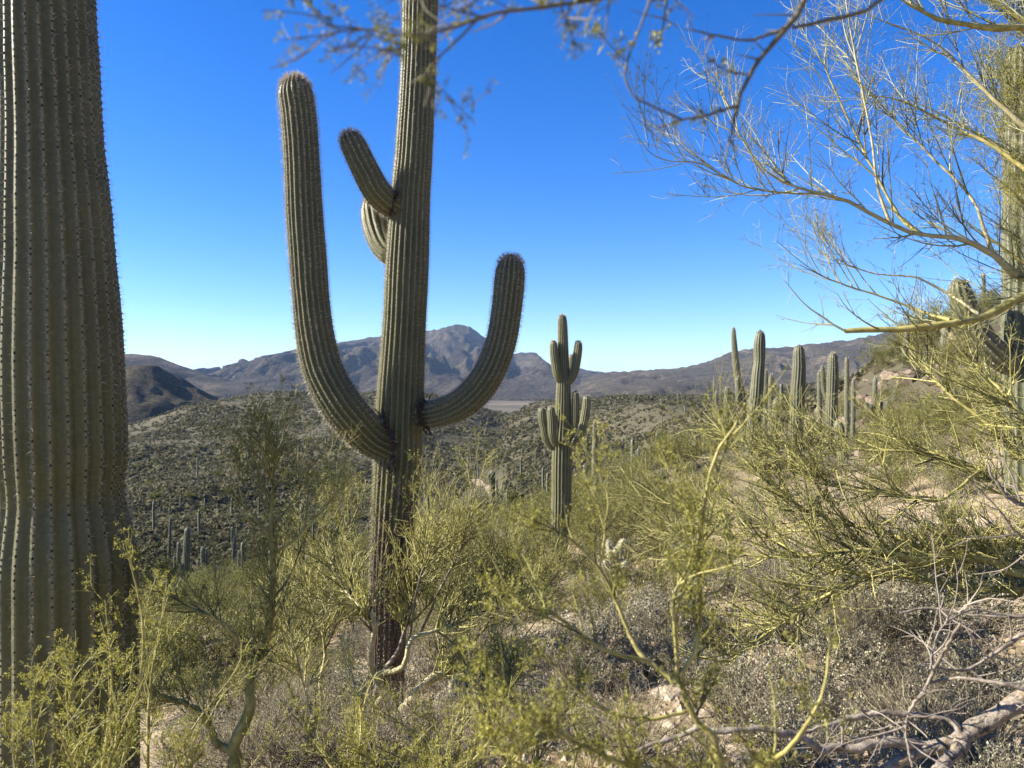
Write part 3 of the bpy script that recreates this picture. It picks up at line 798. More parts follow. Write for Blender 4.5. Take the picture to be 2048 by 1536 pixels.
SAG = [
 ('pale saguaro trunk behind the palo verde crown, with a thick arm bent up beside it', 10.6, [(2046, 800, 70), (2044, 600, 72), (2042, 400, 66), (2040, 250, 60), (2038, 130, 54), (2037, 90, 42)],
    [[(2030, 742, 40, -.1), (1995, 712, 50, -.1), (1960, 672, 52, -.1), (1936, 628, 48, -.1), (1920, 585, 45, -.1), (1912, 556, 38, -.1)]]),
 ('thin leaning saguaro pole with two slim stems at its foot', 36, [(1487, 850, 14), (1483, 810, 14), (1479, 780, 14), (1472, 727, 13), (1468, 680, 10), (1467, 654, 7)],
    [[(1480, 822, 9, -.1), (1477, 800, 10, -.3), (1476, 775, 10, -.3), (1476, 752, 8, -.3)], [(1487, 835, 9, -.2), (1487, 810, 9, -.3), (1486, 785, 8, -.3), (1485, 771, 7, -.3)]]),
 ('tall saguaro column with a pinched waist and pale fuzzy top', 34, [(1503, 890, 24), (1507, 850, 25), (1513, 790, 26), (1516, 750, 25), (1519, 720, 21), (1519, 690, 23), (1521, 660, 18)], []),
 ('slim dark saguaro just behind the pinched column', 44, [(1531, 850, 9), (1531, 790, 9), (1532, 738, 8)], []),
 ('slim dark saguaro standing second behind the pinched column', 46, [(1541, 850, 9), (1542, 800, 10), (1543, 747, 8)], []),
 ('short bare saguaro post between the two broad columns', 40, [(1545, 890, 13), (1549, 840, 14), (1554, 795, 11)], []),
 ('broad rounded saguaro column beside the boulder', 30, [(1588, 950, 25), (1591, 880, 27), (1595, 800, 27), (1598, 740, 26), (1598, 689, 20)], []),
 ('saguaro column with a dark shaded flank and short side stem', 29, [(1660, 950, 24), (1662, 880, 24), (1664, 800, 22), (1666, 740, 21), (1666, 704, 17)],
    [[(1655, 800, 8, .2), (1648, 780, 9, .3), (1646, 750, 9, .3), (1645, 731, 7, .3)]]),
 ('slender saguaro beside the column with the shaded flank', 38, [(1693, 850, 9), (1694, 780, 9), (1694, 713, 7)], []),
 ('low rounded saguaro stump in front of the shaded column', 26, [(1692, 950, 20), (1685, 900, 20), (1679, 860, 20), (1676, 840, 16)], []),
 ('thin dark saguaro post squeezed between the shaded column and the slender one', 44, [(1706, 860, 8), (1707, 800, 8), (1707, 757, 6)], []),
 ('dark saguaro post at the shaded column\'s side, pale tip', 42, [(1640, 850, 9), (1639, 790, 9), (1639, 741, 7)], []),
 ('knee-high saguaro post beyond the twin-armed one', 52, [(1776, 880, 8), (1776, 840, 9), (1776, 801, 7)], []),
 ('slim saguaro post under the leaning pole', 38, [(1498, 860, 7), (1498, 830, 8), (1498, 797, 6)], []),
 ('small saguaro with twin arms raised on one side', 46, [(1746, 890, 11), (1748, 830, 10), (1750, 790, 9), (1751, 753, 7)],
    [[(1746, 840, 6, 0), (1738, 832, 7, 0), (1735, 818, 7, 0), (1733, 803, 6, 0)], [(1747, 842, 5, -.1), (1743, 830, 6, -.1), (1741, 818, 6, -.1), (1741, 807, 5, -.1)], [(1752, 838, 5, .1), (1761, 828, 6, .1), (1763, 812, 6, .1), (1763, 802, 5, .1)]]),
 ('bare saguaro pole standing by the green bush on the rocky slope', 62, [(1808, 742, 10), (1810, 700, 10), (1814, 670, 9), (1815, 646, 7)], []),
 ('stout saguaro on the rocky slope with a thin stem at its side', 60, [(1886, 735, 18), (1888, 700, 17), (1891, 670, 15), (1894, 640, 12)],
    [[(1898, 735, 6, -.3), (1901, 715, 7, -.4), (1902, 695, 7, -.4), (1903, 679, 6, -.4)]]),
 ('tallest of the saguaro poles on the hilltop skyline', 74, [(1966, 625, 8), (1967, 580, 8), (1967, 545, 6)], []),
 ('middle-sized saguaro pole on the hilltop skyline', 75, [(1973, 622, 6), (1974, 600, 6), (1974, 583, 5)], []),
 ('shortest saguaro pole on the hilltop skyline', 76, [(1982, 620, 6), (1983, 600, 6), (1983, 579, 5)], []),
 ('slim straight saguaro pole rising beside the candelabra saguaro', 56, [(1190, 985, 11), (1190, 930, 11), (1190, 880, 10), (1190, 839, 7)], []),
 ('small saguaro at the foot of the slim straight pole', 60, [(1171, 995, 9), (1171, 960, 9), (1170, 927, 7)], []),
 ('smallest saguaro close beside the candelabra trunk', 64, [(1154, 1000, 8), (1154, 970, 8), (1153, 946, 6)], []),
 ('curving club-shaped saguaro among the green brush', 55, [(1233, 1000, 10), (1236, 970, 11), (1238, 945, 10), (1240, 927, 8)], []),
 ('stubby young saguaro between the pole and the club-shaped one', 62, [(1210, 1000, 6), (1210, 978, 7), (1210, 961, 5)], []),
 ('forked saguaro like a tuning fork on the brushy slope', 64, [(1275, 985, 8), (1276, 950, 8), (1277, 920, 7), (1278, 894, 5)], [[(1275, 942, 4), (1270, 930, 5), (1269, 918, 5), (1268, 908, 4)]]),
 ('straight saguaro on the brushy slope above the forked one', 60, [(1314, 960, 9), (1314, 910, 9), (1315, 862, 7)], []),
 ('stubby saguaro with a bud beside the straight one', 58, [(1305, 960, 8), (1306, 940, 9), (1306, 928, 7)], []),
 ('pair-topped saguaro low behind the brush by the ridge', 58, [(1453, 850, 10), (1453, 810, 10), (1454, 772, 8)], []),
 ('thin saguaro behind the brush by the ridge', 62, [(1433, 850, 6), (1433, 815, 6), (1433, 782, 5)], []),
 ('plump saguaro with one small arm standing before the dirt road', 110, [(984, 1012, 12), (984, 990, 12), (985, 965, 12), (985, 939, 10)], [[(982, 970, 4, -.2), (979, 962, 5, -.3), (978, 954, 5, -.3), (978, 947, 4, -.3)]]),
 ('straight saguaro rising behind the young palo verde', 38, [(599, 1150, 16), (602, 1100, 15), (606, 1040, 14), (607, 996, 11)], [[(604, 1138, 7, -.2), (612, 1128, 9, -.3), (616, 1114, 9, -.3), (618, 1104, 8, -.3)]]),
 ('tallest saguaro of the cluster on the valley floor', 54, [(369, 1215, 14), (371, 1160, 15), (373, 1110, 14), (375, 1054, 11)], [[(366, 1165, 7, -.2), (362, 1150, 8, -.2), (362, 1138, 8, -.2), (362, 1126, 7, -.2)]]),
 ('many-armed small saguaro in the valley cluster', 70, [(406, 1162, 8), (406, 1130, 9), (405, 1094, 7)], [[(404, 1138, 4), (398, 1138, 5), (396, 1130, 5), (396, 1122, 4)], [(408, 1135, 4), (413, 1130, 5), (414, 1112, 5), (414, 1095, 4)], [(404, 1152, 4), (399, 1152, 4), (397, 1147, 4)]]),
 ('saguaro post close beside the thick trunk, rounded top', 56, [(270, 1235, 12), (270, 1190, 13), (271, 1154, 10)], []),
 ('slim saguaro with a low arm beside the thick trunk', 80, [(275, 1160, 6), (275, 1130, 7), (276, 1103, 6)], [[(274, 1135, 3), (270, 1130, 4), (269, 1122, 4), (269, 1117, 3)]]),
 ('double-stemmed saguaro in the valley cluster', 75, [(357, 1165, 7), (357, 1120, 8), (358, 1083, 6)], [[(354, 1150, 4), (350, 1135, 5), (349, 1120, 5), (349, 1112, 4)]]),
 ('needle-thin saguaro pole behind the valley cluster', 105, [(338, 1145, 5), (339, 1090, 6), (341, 1033, 4)], []),
 ('twin saguaro poles joined low on the valley floor', 105, [(467, 1110, 6), (468, 1085, 6), (469, 1063, 4)], [[(466, 1100, 3), (464, 1080, 4), (464, 1066, 4), (464, 1054, 3)]]),
 ('slender saguaro on the open valley floor beside the young palo verde', 80, [(478, 1160, 7), (478, 1130, 7), (479, 1100, 5)], []),
]
for row in SAG:
    simple_saguaro(row[0], row[1], row[2], row[3])
# ------------------------------------------------------------ palo verdes and other plants close by
def limb_line(pts, y0, n=26):
    """pts rows (px, py, dy, radius mm)"""
    return spline([(*P(a[0], a[1], y0 + a[2]), a[3] / 1000.0) for a in pts], n)

def knobbly(line, g, amt=0.10):
    l = line.copy()
    l[:, 3] *= 1 + amt * g.normal(size=len(l))
    l[1:-1, :3] += g.normal(size=(len(l) - 2, 3)) * l[1:-1, 3:4] * 0.22
    return l

def tree(name, label, cat, limbs, base, lv, leaf, bark, twigm, leafm, seed, extra_leaf=None, group=None, parts=('limb',), tops=None):
    """limbs: arrays x,y,z,r. lv: list of growth levels. leaf: list of spray settings on the last levels"""
    g = np.random.default_rng(seed)
    t = thing(name, label, cat, base, group)
    for i, l in enumerate(limbs):
        l = knobbly(l, g, 0.07)
        mb = MB(); V, Q = tubes(l[None, :, :3], l[None, :, 3], 9); mb.add(V, Q)
        nm = 'trunk' if i == 0 and tops else 'limb'
        mb.build(nm, M[bark if not isinstance(bark, list) else bark[i % len(bark)]], t)
    pl = [np.stack([np.interp(np.linspace(0, 1, 10), np.linspace(0, 1, len(l)), l[:, k]) for k in range(4)], -1) for l in limbs]
    C0 = np.stack(pl)[:, :, :3]; R0 = np.stack(pl)[:, :, 3]
    sets = {0: (C0, R0)}
    tw = MB()
    for k, s in enumerate(lv):
        src = sets[s.get('on', k)]
        C, r = grow(src[0], src[1], s['n'], s.get('t0', 0.15), s.get('t1', 1.0), s['ang'], s['len'], s['up'], s['wig'], s.get('seg', 5), s['r0'], s.get('r1', 0.0007), g, s.get('fall', 0.35))
        sets[k + 1] = (C, r)
        V, Q = tubes(C, r, s.get('k', 4 if k == 0 else 3)); tw.add(V, Q)
    if tw.n: tw.build('twigs', M[twigm], t, True, kind='stuff')
    if leaf:
        lf = MB()
        for s in leaf:
            V, Q = sprays(sets[s['on']][0], s['n'], 0.1, 1.0, s['rl'], s['ll'], s['lw'], s['pairs'], g); lf.add(V, Q)
        lf.build('leaves', M[leafm], t, False, kind='stuff')
    return t

def gz(px, py, y):
    p = P(px, py, y); return (p[0], p[1], Hs(p[0], p[1]))

# --- tall palo verde on the right, its trunk just outside the frame
def right_tree():
    y = 3.3
    tx, ty = 3.05, 3.25
    z0 = Hs(tx, ty)
    def fr(z, r): return (tx + 0.02 * z, ty, z, r)
    trunk = spline([(tx + .05, ty, z0 - .1, .085), (tx, ty + .03, z0 + .5, .075), (tx + .04, ty, -0.1, .066), (tx + .02, ty - .04, .5, .056), (tx + .1, ty, 1.1, .045), (tx + .05, ty, 1.9, .03), (tx + .1, ty, 2.5, .012)], 30)
    def L(join, pts):
        rows = [join] + [(*P(a[0], a[1], y + a[2]), a[3] / 1000) for a in pts]
        return spline(rows, 28)
    limbs = [trunk,
      L((tx, ty, -0.05, .040), [(2300, 520, 0, 36), (2150, 545, 0, 26), (2048, 588, 0, 20), (1998, 622, 0, 18), (1940, 640, 0, 17), (1850, 654, 0, 16), (1770, 660, .02, 14), (1690, 662, .04, 11)]),
      L((tx, ty, 0.10, .036), [(2200, 560, .1, 24), (2060, 560, .1, 20), (1995, 515, .1, 15), (1940, 482, .1, 12), (1850, 472, .1, 10), (1775, 445, .1, 9), (1700, 405, .1, 8), (1630, 385, .1, 6.5), (1550, 357, .1, 5), (1500, 305, .1, 4), (1452, 215, .1, 2.6), (1432, 140, .1, 1.6)]),
      L(tuple((*P(1640, 388, y + .1), .005)), [(1560, 385, .06, 4), (1480, 370, .02, 3.2), (1400, 327, -.02, 2.6), (1340, 322, -.05, 2.2), (1295, 300, -.07, 1.8), (1252, 225, -.08, 1.2)]),
      L(tuple((*P(1780, 446, y + .1), .008)), [(1755, 370, .1, 6), (1740, 260, .1, 4.5), (1715, 135, .1, 3.5), (1692, 0, .1, 2.4), (1685, -120, .1, 1.5)]),
      L(tuple((*P(1845, 471, y + .1), .009)), [(1790, 420, .2, 7), (1690, 225, .25, 4.5), (1640, 115, .28, 3), (1595, 50, .3, 2), (1575, -30, .3, 1.3)]),
      L(tuple((*P(1985, 508, y + .1), .010)), [(1945, 400, .15, 7), (1870, 320, .2, 5), (1790, 240, .25, 3.6), (1720, 165, .25, 2.4), (1690, 120, .25, 1.4)]),
      L(tuple((*P(1900, 640, y), .009)), [(1840, 622, .1, 6), (1775, 597, .15, 5), (1675, 565, .2, 3.5), (1600, 530, .2, 1.8)]),
      L(tuple((*P(1960, 630, y), .008)), [(1900, 590, .2, 6), (1830, 555, .25, 4.5), (1740, 545, .3, 3), (1640, 505, .3, 1.6)]),
      L((tx + .03, ty, .8, .036), [(2200, 90, .1, 26), (2048, 57, .1, 17), (1960, 52, .1, 14), (1900, 44, .1, 12), (1860, 30, .1, 7), (1810, 5, .1, 4.5), (1770, -30, .1, 2.5)]),
      L((tx + .02, ty, .35, .032), [(2200, 330, .3, 22), (2080, 270, .4, 15), (1990, 200, .45, 10), (1900, 110, .5, 6), (1840, 70, .5, 4), (1760, 40, .5, 2)]),
      L((tx, ty, .2, .03), [(2250, 450, .5, 20), (2100, 380, .6, 14), (2000, 300, .7, 10), (1900, 250, .8, 7), (1800, 200, .8, 4), (1720, 190, .8, 2)]),
      L((tx + .05, ty, 1.0, .03), [(2250, 40, .5, 18), (2120, 10, .5, 13), (2000, -40, .5, 9), (1900, -80, .5, 6), (1800, -150, .5, 3)]),
    ]
    lv = [dict(n=310, ang=(18, 55), len=(0.22, 0.62), up=(0.35, 0.55), wig=0.16, r0=0.0042, r1=0.0012, seg=7, t0=0.2),
          dict(n=2200, ang=(20, 60), len=(0.08, 0.30), up=(0.18, 0.35), wig=0.22, r0=0.0026, r1=0.0009, seg=5, t0=0.1),
          dict(n=4300, ang=(25, 75), len=(0.03, 0.12), up=(0.1, 0.1), wig=0.3, r0=0.0016, r1=0.0007, seg=3, t0=0.1)]
    leaf = [dict(on=2, n=1500, rl=0.016, ll=0.0055, lw=0.0028, pairs=3), dict(on=3, n=1900, rl=0.014, ll=0.005, lw=0.0026, pairs=3)]
    tree('palo_verde_tree', 'spreading palo verde with pale bare twigs against the sky', 'tree', limbs, (tx, ty, z0), lv, leaf, ['pv_pale', 'pv_bark'], 'pv_twig_pale', 'pv_leaf_green', 71, tops=True)
right_tree()

# leafy crown behind, at the picture's right edge
def right_crown():
    y = 4.6
    tx, ty = 3.55, 4.7; z0 = Hs(tx, ty)
    limbs = [spline([(tx, ty, z0 - .1, .07), (tx - .05, ty, -0.6, .06), (tx - .1, ty, .4, .05), (tx - .05, ty, 1.4, .035), (tx - .1, ty, 2.3, .015)], 24)]
    for (px, py) in ((1900, -60), (1960, 120), (1850, 210), (1960, 330), (2000, 20), (1930, 440), (2010, 200), (2040, 380)):
        zz = (768 - py) / 1536 * y - 0.5
        limbs.append(spline([(tx - .07, ty, zz, .022), *[(*(np.array((tx - .07, ty, zz)) * (1 - s) + P(px, py, y + .2) * s), .022 * (1 - s) + .002) for s in (.35, .7, 1.0)]], 14))
    lv = [dict(n=190, ang=(20, 60), len=(0.2, 0.6), up=(0.3, 0.35), wig=0.2, r0=0.004, r1=0.001, seg=6, t0=0.3),
          dict(n=1500, ang=(20, 60), len=(0.08, 0.28), up=(0.15, 0.2), wig=0.25, r0=0.0022, r1=0.0007, seg=5),
          dict(n=2500, ang=(25, 75), len=(0.04, 0.14), up=(0.1, 0.1), wig=0.3, r0=0.0016, r1=0.0006, seg=3)]
    leaf = [dict(on=3, n=7000, rl=0.022, ll=0.010, lw=0.0045, pairs=2), dict(on=2, n=3500, rl=0.022, ll=0.010, lw=0.0045, pairs=2)]
    tree('palo_verde_tree', 'leafy palo verde crown crowding the saguaro trunk with the thick bent arm', 'tree', limbs, (tx, ty, z0), lv, leaf, 'pv_bark', 'pv_twig', 'pv_leaf', 72, tops=True)
right_crown()

# --- low sprawling palo verde below it
def low_tree():
    y = 3.9
    tx, ty = 3.3, 3.75; z0 = Hs(tx, ty)
    def L(join, pts, dy=0.0):
        rows = ([join] if join is not None else []) + [(*P(a[0], a[1], y + dy + a[2]), a[3] / 1000) for a in pts]
        return spline(rows, 28)
    trunk = spline([(tx + .1, ty, z0 - .1, .075), (tx + .05, ty, z0 + .25, .066), (tx, ty, -0.75, .055), (tx - .05, ty, -.35, .04), (tx - .02, ty, .1, .02)], 20)
    limbs = [trunk,
      L((tx, ty, -.95, .038), [(2048, 1150, 0, 24), (1980, 1119, 0, 21), (1920, 1113, 0, 19), (1850, 1124, 0, 17), (1790, 1108, 0, 15), (1730, 1098, 0, 13), (1665, 1107, 0, 11), (1610, 1113, 0, 9), (1510, 1112, .05, 7), (1460, 1100, .1, 5), (1400, 1116, .1, 3)]),
      L((tx, ty, -.80, .03), [(2048, 1086, .2, 22), (1980, 1102, .1, 19), (1900, 1108, .05, 16), (1840, 1118, .02, 12)]),
      L((tx, ty, -1.05, .03), [(2048, 1182, .1, 20), (1925, 1172, .1, 16), (1850, 1160, .15, 12), (1760, 1150, .2, 8), (1650, 1140, .25, 4)]),
      L(tuple((*P(1850, 1124, y), .014)), [(1790, 1070, .1, 11), (1700, 1048, .2, 8), (1615, 1022, .3, 6.5), (1550, 978, .4, 5), (1500, 930, .5, 4), (1460, 890, .6, 3), (1440, 830, .6, 1.6)]),
      L(tuple((*P(1840, 1124, y), .012)), [(1750, 1143, -.1, 10), (1675, 1178, -.1, 9), (1610, 1218, -.1, 8), (1540, 1263, -.1, 6), (1480, 1308, -.1, 4.5), (1435, 1340, -.1, 2.5)]),
      L((tx, ty, -.6, .03), [(2060, 1010, .3, 17), (1960, 940, .4, 12), (1860, 905, .5, 9), (1740, 900, .6, 6.5), (1640, 890, .7, 4.5), (1560, 875, .8, 2.5)]),
      L((tx - .05, ty, -.4, .03), [(2070, 930, .5, 15), (1980, 850, .6, 11), (1900, 790, .7, 8), (1850, 730, .8, 5), (1820, 680, .8, 2.5)]),
      L((tx - .05, ty, -.4, .025), [(2080, 850, .2, 14), (2000, 780, .3, 10), (1950, 720, .4, 6), (1930, 670, .5, 3)]),
      L(tuple((*P(1960, 940, y + .4), .010)), [(1880, 1000, .1, 8), (1780, 985, .1, 6.5), (1680, 975, .2, 5), (1580, 925, .3, 4), (1480, 880, .4, 3), (1400, 845, .5, 1.8)]),
      L(tuple((*P(1700, 1048, y + .2), .007)), [(1600, 1062, .6, 6), (1500, 1050, .8, 5), (1400, 1020, 1.0, 4), (1300, 1000, 1.2, 3), (1240, 985, 1.3, 1.6)]),
      L(tuple((*P(1610, 1113, y), .008)), [(1520, 1070, .5, 6), (1430, 1068, .7, 5), (1330, 1065, .9, 3.5), (1260, 1050, 1.0, 2)]),
    ]
    lv = [dict(n=620, ang=(18, 62), len=(0.18, 0.60), up=(0.22, 0.3), wig=0.2, r0=0.0058, r1=0.0022, seg=6, t0=0.25),
          dict(n=4000, ang=(22, 65), len=(0.08, 0.30), up=(0.18, 0.25), wig=0.25, r0=0.0035, r1=0.0014, seg=5),
          dict(n=6500, ang=(25, 80), len=(0.03, 0.11), up=(0.12, 0.1), wig=0.3, r0=0.0026, r1=0.0011, seg=3)]
    leaf = [dict(on=3, n=2400, rl=0.016, ll=0.009, lw=0.004, pairs=2)]
    tree('palo_verde_tree', 'low sprawling palo verde with thick yellow limbs reaching across the slope', 'tree', limbs, (tx + .1, ty, z0), lv, leaf, 'pv_bark', 'pv_twig', 'pv_leaf', 73, tops=True)
    # grey undergrowth of dead twigs below the limbs
low_tree()

# --- young palo verde in the shade of the thick trunk
def young_tree():
    y = 3.3
    b = P(465, 1536, y); z0 = Hs(b[0], b[1])
    limbs = [spline([(b[0], b[1], z0 - .1, .03)] + [(*P(px, py, y), r / 1000) for px, py, r in ((465, 1536, 28), (470, 1478, 25), (498, 1418, 22), (502, 1353, 19), (530, 1288, 17), (545, 1218, 15), (546, 1118, 13), (541, 1068, 11), (545, 985, 6), (552, 905, 3), (555, 845, 1.4))], 36),
      limb_line([(502, 1330, 0, 11), (480, 1288, -.05, 10), (440, 1243, -.08, 8), (385, 1218, -.1, 6), (355, 1200, -.1, 4), (318, 1166, -.1, 2)], y),
      limb_line([(468, 1500, 0, 18), (435, 1488, 0, 16), (415, 1443, -.05, 14), (390, 1418, -.08, 13), (360, 1403, -.1, 12), (304, 1392, -.12, 8)], y),
      limb_line([(542, 1075, 0, 8), (505, 1030, 0, 5), (470, 985, 0, 3.5), (440, 930, 0, 1.8)], y),
      limb_line([(542, 1060, 0, 8), (580, 1010, .1, 5), (610, 960, .1, 3.5), (640, 920, .1, 1.8)], y),
      limb_line([(544, 1010, 0, 6), (520, 950, .1, 4), (505, 900, .1, 2.5), (500, 860, .1, 1.4)], y),
      limb_line([(546, 1110, 0, 7), (600, 1070, -.1, 5), (650, 1010, -.1, 3), (690, 965, -.1, 1.6)], y),
      limb_line([(546, 1200, 0, 6), (580, 1150, .1, 5), (605, 1080, .1, 3), (615, 1010, .1, 1.5)], y)]
    lv = [dict(n=170, ang=(20, 60), len=(0.12, 0.34), up=(0.35, 0.35), wig=0.15, r0=0.003, r1=0.001, seg=6, t0=0.35),
          dict(n=1000, ang=(20, 55), len=(0.06, 0.2), up=(0.3, 0.2), wig=0.2, r0=0.002, r1=0.0007, seg=5),
          dict(n=1700, ang=(25, 70), len=(0.03, 0.09), up=(0.2, 0.1), wig=0.3, r0=0.0013, r1=0.0005, seg=4)]
    leaf = [dict(on=3, n=2900, rl=0.018, ll=0.008, lw=0.004, pairs=3)]
    tree('palo_verde_tree', 'young palo verde with a feathery dark crown in the thick trunk\'s shade', 'tree', limbs, (b[0], b[1], z0), lv, leaf, 'pv_bark', 'pv_twig', 'pv_leaf_green', 74, tops=True)
young_tree()

# --- palo verde wrapped round the foot of the arm-bearing saguaro
def foot_tree():
    y = 5.5
    b = P(770, 1440, y); z0 = Hs(b[0], b[1])
    LL = lambda pts, dy=0.0: limb_line(pts, y + dy)
    limbs = [spline([(b[0], b[1], z0 - .1, .055), (*P(775, 1470, y), .05), (*P(790, 1450, y), .045), (*P(835, 1384, y), .038), (*P(880, 1349, y), .03), (*P(922, 1360, y), .024), (*P(975, 1362, y), .012), (*P(1030, 1340, y), .005)], 30),
      LL([(790, 1453, 0, 36), (730, 1453, -.05, 33), (670, 1476, -.1, 30), (640, 1483, -.15, 28), (620, 1513, -.2, 26), (610, 1560, -.25, 26)]),
      LL([(750, 1450, -.05, 32), (752, 1425, -.2, 26), (767, 1384, -.3, 23), (741, 1333, -.35, 20), (750, 1243, -.4, 17), (730, 1218, -.4, 14), (698, 1192, -.3, 9), (660, 1120, 0, 5), (640, 1050, .1, 2)]),
      LL([(748, 1352, -.3, 20), (775, 1345, -.4, 19), (808, 1333, -.5, 18), (816, 1293, -.5, 16), (840, 1268, -.45, 14), (900, 1252, -.4, 9), (960, 1200, -.1, 4.5), (990, 1120, 0, 2)]),
      LL([(732, 1445, .05, 26), (765, 1348, .0, 20), (800, 1293, -.1, 15), (825, 1203, -.15, 12), (830, 1163, -.15, 9), (875, 1098, -.1, 5), (900, 1040, 0, 2)]),
      LL([(900, 1350, 0, 20), (920, 1318, -.1, 14), (950, 1278, -.1, 11), (975, 1248, -.1, 8), (1010, 1180, 0, 5), (1020, 1080, .1, 2)]),
      LL([(735, 1225, -.1, 12), (700, 1150, .1, 8), (690, 1080, .2, 5), (700, 1000, .25, 2)]),
      LL([(820, 1280, -.1, 12), (830, 1200, -.3, 8), (850, 1120, -.35, 6), (870, 1050, -.35, 3), (880, 1000, -.35, 1.5)]),
      LL([(660, 1480, -.1, 16), (640, 1380, 0, 12), (650, 1290, .1, 9), (620, 1200, .2, 6), (600, 1120, .2, 3)]),
      LL([(640, 1480, -.1, 14), (610, 1380, -.3, 10), (590, 1300, -.4, 7), (570, 1230, -.4, 3)]),
      LL([(840, 1270, -.1, 10), (880, 1180, -.2, 8), (920, 1100, -.2, 6), (940, 1020, -.2, 3), (945, 970, -.2, 1.5)]),
      LL([(960, 1260, -.1, 9), (1050, 1220, .3, 6), (1090, 1160, .4, 4), (1110, 1100, .4, 2)])]
    lv = [dict(n=360, ang=(22, 75), len=(0.2, 0.62), up=(0.3, 0.3), wig=0.2, r0=0.0085, r1=0.003, seg=6, t0=0.45),
          dict(n=2300, ang=(22, 65), len=(0.1, 0.32), up=(0.28, 0.25), wig=0.25, r0=0.0052, r1=0.002, seg=5),
          dict(n=3800, ang=(25, 70), len=(0.05, 0.16), up=(0.25, 0.1), wig=0.3, r0=0.0032, r1=0.0013, seg=3)]
    leaf = [dict(on=3, n=3400, rl=0.024, ll=0.014, lw=0.006, pairs=2)]
    tree('palo_verde_tree', 'bushy palo verde with crooked pale limbs wrapped round the two-armed saguaro\'s foot', 'tree', limbs, (b[0], b[1], z0), lv, leaf, ['pv_pale', 'dead', 'pv_pale', 'pv_pale', 'dead', 'pv_bark'], 'pv_twig', 'pv_leaf', 75, tops=True)
foot_tree()

